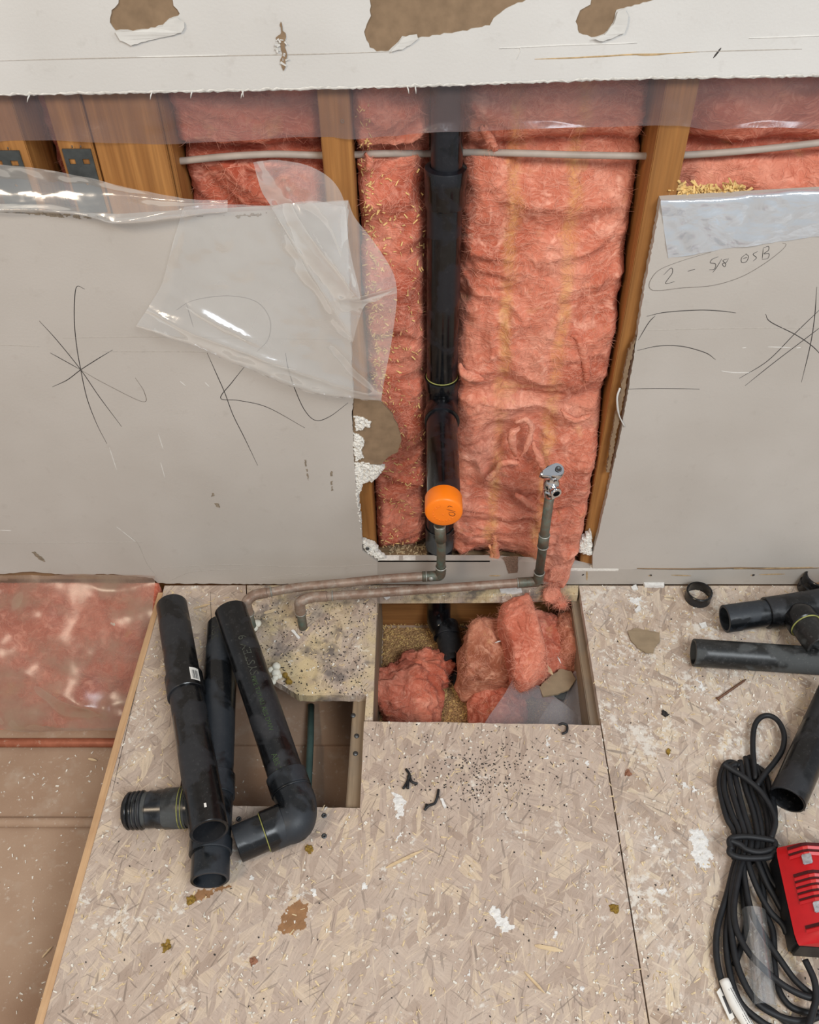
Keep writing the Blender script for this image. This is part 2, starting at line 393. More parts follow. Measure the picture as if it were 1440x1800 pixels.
# ------------------------------------------------------------------ object helpers
def wloc(o):
    v = Vector((0, 0, 0))
    while o is not None:
        v = v + o.location; o = o.parent
    return v
def tag(o, label=None, cat=None, group=None, kind=None):
    if label: o['label'] = label
    if cat: o['category'] = cat
    if group: o['group'] = group
    if kind: o['kind'] = kind
    return o
def empty(name, loc, label=None, cat=None, group=None, kind=None):
    o = bpy.data.objects.new(name, None); COL.objects.link(o)
    o.location = loc; o.empty_display_size = 0.02
    return tag(o, label, cat, group, kind)
def obj(name, geo, mat, parent=None, smooth=True, mats=None, midx=None):
    """geo = (verts, faces) in world space -> one mesh object"""
    V, Fc = geo
    if not len(V): return None
    V = np.asarray([tuple(v) for v in V], float)
    if parent is None:
        loc = np.array([V[:, 0].mean(), V[:, 1].mean(), V[:, 2].min()])
    else:
        loc = np.array(wloc(parent))
    me = bpy.data.meshes.new(name)
    me.from_pydata((V - loc).tolist(), [], [list(f) for f in Fc])
    if smooth is True:
        me.polygons.foreach_set('use_smooth', [True] * len(me.polygons))
    for m in (mats or [mat]): me.materials.append(M[m])
    if midx is not None: me.polygons.foreach_set('material_index', list(midx))
    me.update()
    o = bpy.data.objects.new(name, me); COL.objects.link(o)
    if parent is None: o.location = loc
    else: o.parent = parent
    if smooth == 'auto':
        me.polygons.foreach_set('use_smooth', [True] * len(me.polygons))
        me.set_sharp_from_angle(angle=math.radians(40))
    return o
def join(*gs):
    V, Fc = [], []
    for v, f in gs:
        n = len(V); V += [tuple(x) for x in v]; Fc += [[i + n for i in q] for q in f]
    return V, Fc

def box(x0, x1, y0, y1, z0, z1, b=0.0):
    bm = bmesh.new(); bmesh.ops.create_cube(bm, size=1.0)
    for v in bm.verts:
        v.co = Vector(((x0 + x1) / 2 + v.co.x * (x1 - x0), (y0 + y1) / 2 + v.co.y * (y1 - y0), (z0 + z1) / 2 + v.co.z * (z1 - z0)))
    if b: bmesh.ops.bevel(bm, geom=bm.edges[:], offset=b, segments=2, affect='EDGES')
    bm.verts.ensure_lookup_table()
    V = [v.co.copy() for v in bm.verts]; Fc = [[v.index for v in f.verts] for f in bm.faces]
    bm.free(); return V, Fc
def xform(g, m):
    return [m @ Vector(v) for v in g[0]], g[1]
def prism(outer, holes, place, t0, t1):
    """polygon with holes extruded: place((a, b), t) -> world point"""
    loops = [list(outer)] + [list(h) for h in holes]
    flat = [p for l in loops for p in l]
    tris = tessellate_polygon([[Vector((p[0], p[1], 0)) for p in l] for l in loops])
    n = len(flat)
    V = [place(p, t0) for p in flat] + [place(p, t1) for p in flat]
    Fc = []
    for a, b, c in tris:
        Fc.append([a, b, c]); Fc.append([c + n, b + n, a + n])
    k = 0
    for l in loops:
        m = len(l)
        for i in range(m):
            j = (i + 1) % m
            Fc.append([k + i, k + j, k + j + n, k + i + n])
        k += m
    bm = bmesh.new()
    vs_ = [bm.verts.new(v) for v in V]
    for f in Fc:
        try: bm.faces.new([vs_[i] for i in f])
        except ValueError: pass
    bmesh.ops.recalc_face_normals(bm, faces=bm.faces[:])
    bm.verts.index_update()
    V = [v.co.copy() for v in bm.verts]; Fc = [[v.index for v in f.verts] for f in bm.faces]
    bm.free(); return V, Fc
wall_at = lambda p, t: Vector((p[0], t, p[1]))
floor_at = lambda p, t: Vector((p[0], p[1], t))
def wpts(px, y=0.0): return [(lambda w: (w.x, w.z))(W(u, v, y)) for u, v in px]
def fpts(px, z=0.0): return [(lambda w: (w.x, w.y))(F(u, v, z)) for u, v in px]
def jag(pts, step=0.006, amp=0.0015, closed=True, seed=0, every=None):
    """subdivide a polyline and roughen it"""
    r = random.Random(seed); out = []; n = len(pts)
    for i in range(n if closed else n - 1):
        a, b = pts[i], pts[(i + 1) % n]
        L = math.hypot(b[0] - a[0], b[1] - a[1]); k = max(1, int(L / step))
        do = every is None or i in every
        if not do: k = 1
        for j in range(k):
            f = j / k; q = amp if (do and 0 < j) else 0
            out.append((a[0] + (b[0] - a[0]) * f + r.uniform(-q, q), a[1] + (b[1] - a[1]) * f + r.uniform(-q, q)))
    if not closed: out.append(pts[-1])
    return out

def spline(P, n=8):
    P = [Vector(p) for p in P]
    if len(P) < 3:
        return [P[0].lerp(P[-1], i / n) for i in range(n + 1)]
    Q = [P[0] * 2 - P[1]] + P + [P[-1] * 2 - P[-2]]
    out = []
    for i in range(1, len(Q) - 2):
        p0, p1, p2, p3 = Q[i - 1:i + 3]
        for k in range(n):
            t = k / n
            out.append(0.5 * ((2 * p1) + (p2 - p0) * t + (2 * p0 - 5 * p1 + 4 * p2 - p3) * t * t + (3 * p1 - p0 - 3 * p2 + p3) * t ** 3))
    out.append(P[-1]); return out
def frames(P):
    T = []
    for i in range(len(P)):
        a, b = P[max(0, i - 1)], P[min(len(P) - 1, i + 1)]
        T.append((b - a).normalized())
    n = T[0].orthogonal().normalized(); N = [n]
    for i in range(1, len(P)):
        n = (n - T[i] * n.dot(T[i])).normalized(); N.append(n)
    return T, N
def tube(P, r, seg=12, cap=True):
    P = [Vector(p) for p in P]; T, N = frames(P)
    V, Fc = [], []
    for i, p in enumerate(P):
        B = T[i].cross(N[i]); ri = r[i] if isinstance(r, (list, tuple)) else r
        for k in range(seg):
            a = 2 * math.pi * k / seg
            V.append(p + N[i] * (math.cos(a) * ri) + B * (math.sin(a) * ri))
    for i in range(len(P) - 1):
        for k in range(seg):
            j = (k + 1) % seg
            Fc.append([i * seg + k, i * seg + j, (i + 1) * seg + j, (i + 1) * seg + k])
    if cap:
        Fc.append(list(range(seg))[::-1]); Fc.append([(len(P) - 1) * seg + k for k in range(seg)])
    return V, Fc
def pipe(a, b, R, wall=0.004, seg=36, off=0.0):
    """hollow straight pipe from a to b with real wall thickness and softened lips"""
    a, b = Vector(a), Vector(b); d = (b - a).normalized(); c = 0.0008
    prof = [(0, R - wall), (0, R - c), (c, R), ((b - a).length - c, R), ((b - a).length, R - c), ((b - a).length, R - wall)]
    n = d.orthogonal().normalized(); m = d.cross(n)
    V, Fc = [], []
    for s_, r_ in prof:
        for k in range(seg):
            q = 2 * math.pi * k / seg + off
            V.append(a + d * s_ + n * (math.cos(q) * r_) + m * (math.sin(q) * r_))
    L = len(prof)
    for i in range(L):
        for k in range(seg):
            j = (k + 1) % seg; i2 = (i + 1) % L
            Fc.append([i * seg + k, i * seg + j, i2 * seg + j, i2 * seg + k])
    return V, Fc
def lathe(a, d, prof, seg=36, closed=False):
    """prof = [(distance along d, radius)] spun about the axis through a"""
    a, d = Vector(a), Vector(d).normalized(); n = d.orthogonal().normalized(); m = d.cross(n)
    V, Fc = [], []
    for s_, r_ in prof:
        for k in range(seg):
            q = 2 * math.pi * k / seg
            V.append(a + d * s_ + n * (math.cos(q) * r_) + m * (math.sin(q) * r_))
    L = len(prof)
    for i in range(L if closed else L - 1):
        for k in range(seg):
            j = (k + 1) % seg; i2 = (i + 1) % L
            Fc.append([i * seg + k, i * seg + j, i2 * seg + j, i2 * seg + k])
    return V, Fc
def ring(c, d, R, r=0.0012, seg=36):
    prof = [(math.cos(t) * r, R + math.sin(t) * r) for t in [i * math.pi / 4 for i in range(8)]]
    return lathe(c, d, prof, seg, True)
def ribbon(P, w, nrm, lift=0.0004):
    """thin raised stroke following points that lie on a flat face with normal nrm"""
    P = [Vector(p) for p in P]; nrm = Vector(nrm); V, Fc = [], []
    for i, p in enumerate(P):
        a, b = P[max(0, i - 1)], P[min(len(P) - 1, i + 1)]
        s_ = (b - a).normalized().cross(nrm); f = min(1.0, 0.35 + 3 * min(i, len(P) - 1 - i) / len(P))
        V += [p + s_ * (w * f / 2), p + nrm * lift, p - s_ * (w * f / 2)]
    for i in range(len(P) - 1):
        k = 3 * i
        Fc += [[k, k + 1, k + 4, k + 3], [k + 1, k + 2, k + 5, k + 4]]
    return V, Fc
def grid_faces(nu, nv):
    return [[i * nv + j, i * nv + j + 1, (i + 1) * nv + j + 1, (i + 1) * nv + j] for i in range(nu - 1) for j in range(nv - 1)]
def patch(ctrl, n=10):
    """ctrl = rows of points -> smooth surface grid (rows splined, then columns); returns array (nu, nv, 3)"""
    rows = [spline(r, n) for r in ctrl]
    cols = [spline([r[k] for r in rows], n) for k in range(len(rows[0]))]
    return np.array([[tuple(p) for p in c] for c in cols]).transpose(1, 0, 2)
def sheet(A, thick=0.0004):
    nu, nv = A.shape[:2]
    return [tuple(p) for p in A.reshape(-1, 3)], grid_faces(nu, nv)
def chips(centers, rng, lmin, lmax, wmin, wmax, tmin, tmax, normal=None, tilt=0.5):
    """little slivers, each a closed six-sided piece"""
    V, Fc = [], []
    base = [(-1, -1, -1), (1, -1, -1), (1, 1, -1), (-1, 1, -1), (-1, -1, 1), (1, -1, 1), (1, 1, 1), (-1, 1, 1)]
    q = [[0, 3, 2, 1], [4, 5, 6, 7], [0, 1, 5, 4], [1, 2, 6, 5], [2, 3, 7, 6], [3, 0, 4, 7]]
    up = Vector(normal or (0, 0, 1))
    rot0 = up.to_track_quat('Z', 'Y').to_matrix()
    for c in centers:
        m = rot0 @ Matrix.Rotation(rng.uniform(0, 6.28), 3, 'Z') @ Matrix.Rotation(rng.uniform(-tilt, tilt), 3, 'Y')
        s_ = (rng.uniform(lmin, lmax) / 2, rng.uniform(wmin, wmax) / 2, rng.uniform(tmin, tmax) / 2)
        n = len(V); tp = rng.uniform(0.3, 1)
        for x, y, z in base:
            V.append(Vector(c) + m @ Vector((x * s_[0], y * s_[1] * (tp if x > 0 else 1), z * s_[2] + s_[2])))
        Fc += [[i + n for i in f] for f in q]
    return V, Fc

def inside(poly, x, y):
    c = False; n = len(poly)
    for i in range(n):
        x0, y0 = poly[i]; x1, y1 = poly[i - 1]
        if (y0 > y) != (y1 > y) and x < (x1 - x0) * (y - y0) / (y1 - y0) + x0: c = not c
    return c
def edge_dist(poly, x, y):
    best = 9
    for i in range(len(poly)):
        x0, y0 = poly[i - 1]; x1, y1 = poly[i]; dx, dy = x1 - x0, y1 - y0
        t = max(0, min(1, ((x - x0) * dx + (y - y0) * dy) / (dx * dx + dy * dy + 1e-12)))
        best = min(best, math.hypot(x - x0 - t * dx, y - y0 - t * dy))
    return best
def field(poly, place, base, h, rough, sp=0.0012, seed=0, ragged=0.0, back=0.0):
    """lumpy crust over a polygon: closed mesh whose relief and outline are broken up by noise"""
    xs = [p[0] for p in poly]; ys = [p[1] for p in poly]
    nx, ny = int((max(xs) - min(xs)) / sp) + 2, int((max(ys) - min(ys)) / sp) + 2
    gx = min(xs) + np.arange(nx) * sp; gy = min(ys) + np.arange(ny) * sp
    Q = np.stack(np.meshgrid(gx, gy, indexing='ij') + [np.full((nx, ny), seed * 0.37)], -1)
    N1 = ridge(Q, 140, 3, seed); N2 = fbm(Q, 110, 3, seed + 3)
    keep = np.zeros((nx, ny), bool); H = np.zeros((nx, ny))
    for i in range(nx):
        for j in range(ny):
            if inside(poly, gx[i], gy[j]):
                e = edge_dist(poly, gx[i], gy[j])
                if e > ragged * (0.5 + 1.3 * N2[i, j]): keep[i, j] = True
                H[i, j] = base + h * min(1, 0.25 + e / 0.004) + rough * N1[i, j]
    idx = {}; V, Fc = [], []
    def vid(i, j, b):
        k = (i, j, b)
        if k not in idx:
            idx[k] = len(V); jx = (((i * 7919 + j * 104729 + seed) % 97) / 97 - 0.5) * sp * 0.6; jy = (((i * 15485863 + j * 32452843 + seed) % 89) / 89 - 0.5) * sp * 0.6
            V.append(place((gx[i] + jx, gy[j] + jy), back if b else H[i, j]))
        return idx[k]
    cell = {}
    for i in range(nx - 1):
        for j in range(ny - 1):
            if keep[i, j] and keep[i + 1, j] and keep[i, j + 1] and keep[i + 1, j + 1]:
                cell[(i, j)] = 1; Fc.append([vid(i, j, 0), vid(i + 1, j, 0), vid(i + 1, j + 1, 0), vid(i, j + 1, 0)])
    for (i, j) in cell:
        for (di, dj, a, b) in ((-1, 0, (i, j + 1), (i, j)), (1, 0, (i + 1, j), (i + 1, j + 1)), (0, -1, (i, j), (i + 1, j)), (0, 1, (i + 1, j + 1), (i, j + 1))):
            if (i + di, j + dj) not in cell: Fc.append([vid(*a, 0), vid(*a, 1), vid(*b, 1), vid(*b, 0)])
    return V, Fc
# ================================================================== SETTING
DW = 0.0127                       # drywall thickness
ZB = -0.18                        # level below the floor boards
XL = F(281, 1060).x               # edge of the floor boards towards the sunken strip
XS = F(1055.6, 1276).x            # seam between the floor panels
wall = empty('wall_back', (0, 0.05, 0), 'opened bathroom wall with cut drywall, bare studs and pink insulation', kind='structure')
def wz(v, y=0.0): return W(PPX, v, y).z
def wx(u, v, y=0.0): return W(u, v, y).x

# --- upper drywall: face paper with the torn patches cut out, brown core behind
up_edge = [(-1.3, wz(172))] + wpts([(0, 167), (180, 164), (400, 160), (640, 154), (760, 151), (900, 146), (1100, 139), (1300, 136), (1440, 134)]) + [(1.3, wz(132))]
up_edge = jag(up_edge, 0.004, 0.0007, closed=False, seed=3)
up_top = 1.55
outer = [(-1.3, up_top)] + up_edge + [(1.3, up_top)]
t1 = wpts([(204, -40), (208, 6), (196, 18), (193, 40), (203, 54), (240, 53), (272, 49), (286, 44), (297, 33), (313, 28), (316, 24), (305, 10), (300, -20), (262, -60)])
t2 = wpts([(640, -60), (650, 0), (652, 28), (640, 56), (650, 84), (662, 91), (683, 90), (700, 74), (707, 64), (735, 67), (800, 57), (861, 45), (868, 32), (890, 15), (925, 0), (990, -30), (960, -90), (760, -110)])
t3 = wpts([(1040, -20), (1038, 8), (1020, 18), (1012, 38), (1018, 58), (1040, 66), (1062, 60), (1078, 40), (1084, 18), (1110, 12), (1150, 0), (1200, -30), (1100, -60)])
holes = [jag(h, 0.004, 0.0009, seed=k) for k, h in enumerate((t1, t2, t3))]
upper = obj('drywall_sheet', prism(outer, holes, wall_at, 0.0, 0.0016), 'drywall_upper', wall, smooth=False)
tag(upper, 'upper white drywall with torn brown patches and a ragged cut lower edge')
core_o = [(-1.3, up_top)] + [(x, z + 0.0006) for x, z in up_edge] + [(1.3, up_top)]
tag(obj('drywall_core', prism(core_o, [], wall_at, 0.0016, DW), 'brown_paper', upper, smooth=False), 'brown paper core showing through torn patches')
# bright broken gypsum lip along the cut
lip = [(W(0, 0).x * 0 + x, z) for x, z in up_edge]
V = []
for i, (x, z) in enumerate(lip):
    q = random.uniform(0.0010, 0.0032)
    V += [Vector((x, -0.0006, z + q)), Vector((x, -0.001, z - random.uniform(0, 0.0012))), Vector((x, DW * 0.7, z - 0.0004))]
Fc = []
for i in range(len(lip) - 1):
    k = 3 * i; Fc += [[k, k + 3, k + 4, k + 1], [k + 1, k + 4, k + 5, k + 2]]
obj('gypsum_edge', (V, Fc), 'gypsum', upper)
# curled paper flaps beside the torn patches
def flap(px, lift, name='paper_flap'):
    pts = wpts(px); c = (sum(p[0] for p in pts) / len(pts), sum(p[1] for p in pts) / len(pts))
    j = jag(pts, 0.004, 0.0006, seed=len(px))
    def pl(p, t):
        f = lift * (0.4 + 0.6 * min(1, math.hypot(p[0] - c[0], p[1] - c[1]) / 0.03))
        return Vector((p[0], -f + t, p[1]))
    return obj(name, prism(j, [], pl, -0.0004, 0.0004), 'white_paper', upper, smooth=False)
flap([(203, 55), (240, 53), (272, 49), (286, 46), (297, 34), (311, 29), (324, 38), (325, 47), (320, 56), (300, 62), (262, 70), (231, 79), (212, 70)], 0.0022)
flap([(700, 76), (707, 66), (720, 61), (733, 59), (735, 67), (722, 78), (708, 86), (686, 90)], 0.003)
flap([(1040, 66), (1062, 60), (1078, 42), (1086, 18), (1098, 14), (1104, 26), (1102, 44), (1097, 57), (1080, 64), (1060, 71)], 0.004)
def strokes(name, lines, mat, parent, w=0.0013, y=0.0, n=8, lift=0.0005):
    gs = [ribbon(spline([W(u, v, y) for u, v in l], n), w, (0, -1, 0), lift) for l in lines]
    return obj(name, join(*gs), mat, parent)
strokes('score_line', [[(0, 107), (110, 104), (240, 101), (400, 98), (560, 95), (686, 91)]], 'scratch', upper, 0.0014)
strokes('score_ridge', [[(240, 100.5), (300, 99), (400, 97)], [(878, 85), (940, 82), (1000, 79), (1080, 77), (1120, 75)], [(905, 84), (915, 86), (908, 104)], [(1317, 67), (1380, 65), (1450, 62)]], 'ridge_white', upper, 0.0015, lift=0.0009)
strokes('rust_streak', [[(940, 104), (1000, 102), (1060, 99), (1110, 96), (1160, 95), (1230, 91)], [(1115, 96), (1140, 97), (1180, 94)]], 'rust_stain', upper, 0.0018)
strokes('rust_line', [[(1225, 91), (1300, 89), (1410, 86)]], 'scratch', upper, 0.0012)
g = prism(jag(wpts([(494, 38), (497, 54), (502, 58), (501, 80), (505, 100), (502, 118), (499, 124), (496, 118), (493, 104), (497, 92), (493, 76), (485, 66), (493, 60)]), 0.003, 0.001, seed=5), [], wall_at, -0.0014, 0.0004)
obj('gouge', g, 'brown_paper', upper, smooth=False)
obj('gouge_crumb', chips([W(random.uniform(485, 504), random.uniform(60, 122), -0.001) for _ in range(12)], random.Random(4), 0.003, 0.008, 0.001, 0.003, 0.0006, 0.0012, (0, -1, 0)), 'white_paper', upper, smooth=False)
strokes('nail_mark', [[(1254, 102), (1262, 92), (1268, 84)]], 'pencil', upper, 0.0022)
obj('paper_shred', join(*[tube([W(u, v, -0.001), W(u + du, v + 6, -0.003), W(u + du * 1.5, v + 13, -0.004)], [0.0009, 0.0008, 0.0003], 6) for u, v, du in ((338, 160, -2), (425, 158, 2), (52, 167, -3), (730, 152, 1), (267, 162, -2), (716, 152, 2), (428, 160, -3))]), 'white_paper', upper)

# --- lower drywall, left of the bay
l_right = wpts([(611, 361), (612, 440), (615, 540), (618, 640), (622, 700), (618, 730), (621, 770), (622, 810), (626, 850), (632, 900), (636, 940), (637, 968), (650, 978), (664, 988)])
l_bot = wpts([(664, 1027), (560, 1026), (470, 1027), (380, 1026), (300, 1026), (278, 1025), (268, 1016), (200, 1009), (120, 1011), (60, 1005), (0, 1009)])
l_top = wpts([(0, 374), (100, 378), (200, 384), (300, 378), (420, 372), (520, 366)])
outer = [(-1.3, wz(376))] + l_top + jag(l_right, 0.004, 0.0009, closed=False, seed=8) + jag(l_bot, 0.006, 0.0012, closed=False, seed=9) + [(-1.3, wz(1009))]
left_dw = obj('drywall_sheet', prism(outer, [], wall_at, 0.0, DW), 'drywall_lower', wall, smooth=False)
tag(left_dw, 'scuffed beige drywall left of the open bay with pencilled crosses')
# torn brown backing and crumbled gypsum left of the bay
o_ = jag(wpts([(621, 690), (668, 700), (688, 722), (700, 745), (706, 768), (700, 790), (682, 800), (672, 812), (640, 812), (622, 816)], 0.008), 0.005, 0.0009, seed=12)
tag(obj('torn_backing', prism(o_, [], wall_at, 0.002, 0.006), 'brown_paper', left_dw, smooth=False), 'torn brown drywall backing paper')
def crumbly(px, y0, y1, seed, name='broken_gypsum', parent=left_dw):
    o = jag(wpts(px), 0.003, 0.0014, seed=seed)
    return obj(name, field(o, lambda p, t: Vector((p[0], -t, p[1])), -y1 + 0.002, 0.004, 0.0022, 0.0011, seed, 0.001, -y1 - 0.003), 'gypsum', parent, smooth=False)
crumbly([(620, 730), (640, 734), (655, 742), (652, 752), (636, 757), (624, 758)], 0.0, 0.006, 21)
crumbly([(619, 758), (632, 764), (643, 777), (636, 792), (641, 806), (624, 812), (620, 790)], -0.001, 0.006, 22)
crumbly([(621, 812), (640, 812), (660, 818), (678, 822), (668, 838), (656, 848), (640, 852), (634, 866), (630, 880), (624, 850)], -0.001, 0.007, 23)
crumbly([(624, 850), (631, 868), (634, 900), (637, 930), (634, 936), (628, 900), (623, 870)], -0.0015, 0.006, 24)
crumbly([(634, 950), (650, 955), (664, 962), (666, 972), (680, 984), (664, 984), (646, 975), (637, 964)], -0.001, 0.008, 25)
obj('screw_head', lathe(W(646, 964, -0.004), (0, -1, 0), [(0, 0.0035), (0.0012, 0.0035), (0.0014, 0.0022), (0.0004, 0.0008), (0.0004, 0.0001)], 14), 'screw_steel', left_dw)
# seam ridges and scuffs
strokes('seam_ridge', [[(0, 606), (70, 609)], [(110, 594), (240, 592), (330, 593), (470, 595), (600, 597)], [(180, 618), (300, 618), (362, 619)], [(0, 955), (120, 954), (250, 953)], [(282, 998), (400, 993), (560, 997), (660, 992)], [(210, 930), (240, 952), (258, 990), (275, 1012)], [(300, 1020), (340, 1005), (420, 1000)], [(460, 1016), (540, 1008), (536, 1014)]], 'scratch', left_dw, 0.0013)
strokes('scuff', [[(0, 932), (20, 933)], [(278, 762), (287, 790)], [(192, 786), (205, 826)], [(205, 926), (238, 952)], [(360, 672), (368, 680)], [(316, 670), (326, 678)], [(282, 812), (290, 840)], [(462, 640), (520, 650)]], 'ridge_white', left_dw, 0.0014)
for k, px in enumerate([[(54, 970), (62, 969), (74, 978), (82, 986), (80, 990), (66, 982)], [(369, 864), (378, 865), (379, 872), (371, 874)], [(376, 884), (387, 883), (387, 893), (379, 892)], [(533, 806), (539, 808), (540, 822), (536, 820)], [(537, 824), (541, 824), (545, 850), (541, 846)], [(580, 826), (586, 828), (587, 838), (580, 837)], [(580, 846), (585, 844), (587, 862), (582, 864)]]):
    obj('stain_mark', field(wpts(px), lambda p, t: Vector((p[0], -t, p[1])), 0.0002, 0.0004, 0.0003, 0.0009, 300 + k, 0.0016, -0.0006), 'stain_brown', left_dw, smooth=False)
for k, px in enumerate([[(0, 360), (0, 376), (60, 378), (120, 384), (200, 390), (200, 380), (100, 372)], [(318, 380), (420, 376), (470, 372), (470, 378), (440, 384), (380, 384)]]):
    obj('brown_strip', field(wpts(px), lambda p, t: Vector((p[0], -t, p[1])), 0.0001, 0.0003, 0.0002, 0.0012, 330 + k, 0.004, -0.0006), 'stain_brown', left_dw, smooth=False)  # thin brown strips along the top edge of the left drywall
strokes('pencil_mark', [[(149, 508), (135, 504), (131, 530), (131, 570), (135, 610), (142, 650), (153, 700), (170, 745), (188, 780)],
    [(69, 564), (100, 598), (142, 650), (175, 698), (214, 750)], [(88, 620), (115, 635), (142, 650)], [(92, 680), (118, 668), (142, 650), (170, 632), (198, 615)]], 'pencil', left_dw, 0.0013)
strokes('pencil_mark', [[(142, 650), (180, 672), (250, 706), (254, 690), (238, 664)], [(310, 545), (340, 528), (400, 520), (450, 530), (474, 560), (472, 595), (452, 618)], [(328, 535), (340, 575)]], 'pencil_faint', left_dw, 0.0011)
strokes('pencil_mark', [[(364, 620), (380, 656), (395, 690), (410, 730), (430, 770), (453, 818)], [(431, 643), (408, 672), (388, 700), (420, 704), (470, 716), (536, 752)],
    [(502, 620), (506, 645), (517, 680), (535, 720), (555, 739), (580, 732), (612, 708)]], 'pencil', left_dw, 0.0013)
# --- lower drywall, right of the bay
r_left = wpts([(1162, 352), (1150, 420), (1134, 500), (1122, 580), (1106, 680), (1090, 770), (1072, 850), (1054, 930), (1042, 974)])
outer = jag(r_left, 0.004, 0.0008, closed=False, seed=31) + wpts([(1042, 1000), (1100, 1001), (1200, 999), (1300, 997), (1440, 998)]) + [(1.3, wz(998)), (1.3, wz(330))] + wpts([(1440, 336), (1300, 344)])
right_dw = obj('drywall_sheet', prism(outer, [], wall_at, 0.0, DW), 'drywall_lower', wall, smooth=False)
tag(right_dw, 'grey drywall right of the open bay with a pencilled note')
obj('torn_edge', prism(jag(wpts([(1118, 590), (1108, 640), (1090, 730), (1082, 770), (1072, 830), (1066, 830), (1078, 750), (1094, 670), (1104, 620)]), 0.003, 0.0014, seed=33), [], wall_at, -0.0006, 0.006), 'brown_paper', right_dw, smooth=False)
obj('paper_curl', tube(spline([W(1090, 682, -0.003), W(1085, 700, -0.008), W(1088, 728, -0.004), W(1098, 750, -0.002)], 6), [0.0016] * 12 + [0.001] * 7, 6), 'white_paper', right_dw)
crumbly([(1042, 934), (1032, 940), (1022, 948), (1016, 972), (1034, 978), (1042, 976)], -0.0005, 0.008, 26, parent=right_dw)
strokes('pencil_note', [[(1167, 483), (1180, 471), (1182, 480), (1170, 498), (1186, 495)], [(1209, 477), (1222, 473)],
    [(1263, 451), (1252, 456), (1249, 462), (1258, 464), (1256, 473), (1247, 474)], [(1269, 455), (1260, 470), (1253, 479)],
    [(1279, 455), (1271, 458), (1276, 464), (1274, 469), (1270, 464), (1277, 461), (1281, 454)],
    [(1313, 446), (1304, 453), (1304, 461), (1312, 460), (1316, 451), (1311, 446)], [(1306, 455), (1314, 452)], [(1332, 442), (1324, 447), (1330, 453), (1324, 459)],
    [(1342, 436), (1340, 455)], [(1342, 436), (1351, 433), (1351, 440), (1343, 446), (1352, 446), (1350, 454), (1340, 456)]], 'pencil', right_dw, 0.0009, n=6)
strokes('pencil_circle', [[(1250, 443), (1200, 458), (1160, 474), (1144, 492), (1142, 506), (1156, 511), (1200, 506), (1252, 502), (1300, 488), (1340, 466), (1372, 442), (1382, 430), (1376, 427)]], 'pencil_faint', right_dw, 0.0011)
strokes('pencil_mark', [[(1137, 556), (1170, 549), (1230, 545), (1270, 547), (1294, 550)], [(1152, 555), (1140, 568), (1122, 598)], [(1120, 616), (1160, 608), (1200, 609), (1240, 620), (1258, 632)], [(1104, 684), (1160, 683), (1230, 684)]], 'pencil', right_dw, 0.0013)
strokes('pencil_mark', [[(1346, 552), (1355, 566), (1400, 589), (1430, 610), (1450, 632)], [(1300, 665), (1350, 634), (1400, 584), (1450, 536)], [(1310, 678), (1360, 638), (1410, 600), (1460, 562)], [(1436, 504), (1432, 560), (1424, 610), (1409, 672)]], 'pencil', right_dw, 0.0013)
strokes('seam_ridge', [[(1124, 581), (1200, 579), (1300, 577), (1440, 576)]], 'scratch', right_dw, 0.0013)
strokes('scuff', [[(1268, 652), (1290, 655), (1320, 655)], [(1305, 612), (1312, 611)], [(1400, 612), (1408, 611)], [(1350, 610), (1390, 611)]], 'ridge_white', right_dw, 0.0016)
# --- what is left of the drywall foot, below the bay and to the right
foot = jag(wpts([(664, 986), (760, 985), (860, 985), (1000, 992), (1042, 1000), (1100, 1001), (1200, 1003), (1440, 1001)]), 0.008, 0.0007, closed=False, seed=41) + [(1.3, wz(1001)), (1.3, 0.001)] + [(W(664, 1024).x, 0.001)]
foot_dw = obj('drywall_foot', prism(foot, [], wall_at, 0.0005, DW), 'drywall_strip', wall, smooth=False)
tag(foot_dw, 'narrow dirty drywall remnant along the floor')
obj('top_break', join(box(wx(664, 986), wx(862, 986), 0.0005, 0.014, wz(988.5), wz(985.5), 0.0006), box(wx(1002, 1000), wx(1088, 1000), -0.001, 0.01, wz(1003.5), wz(999.5), 0.0008)), 'gypsum', foot_dw, smooth=False)
obj('mesh_tape', prism(jag(wpts([(885, 980), (911, 978), (910, 1006), (894, 1008)]), 0.003, 0.0006, seed=2), [], wall_at, -0.0008, 0.0012), 'mesh_tape', foot_dw, smooth=False)
strokes('dirt_mark', [[(1180, 1011), (1215, 1012)], [(1140, 1012), (1146, 1012)], [(1320, 1011), (1326, 1011)], [(1335, 1010), (1380, 1009)], [(860, 1012), (880, 1012)], [(1032, 1004), (1032, 1020)], [(1290, 1000), (1400, 998), (1430, 997)]], 'rust_stain', foot_dw, 0.003)
strokes('dark_hole', [[(1142, 1011), (1146, 1012)], [(1322, 1011), (1327, 1011)], [(1024, 1010), (1026, 1011)]], 'dark_chip', foot_dw, 0.005)
strokes('bottom_break', [[(1120, 999), (1180, 1000), (1240, 1000), (1300, 998), (1360, 1000), (1440, 998)]], 'brown_paper', foot_dw, 0.004, lift=0.0015)

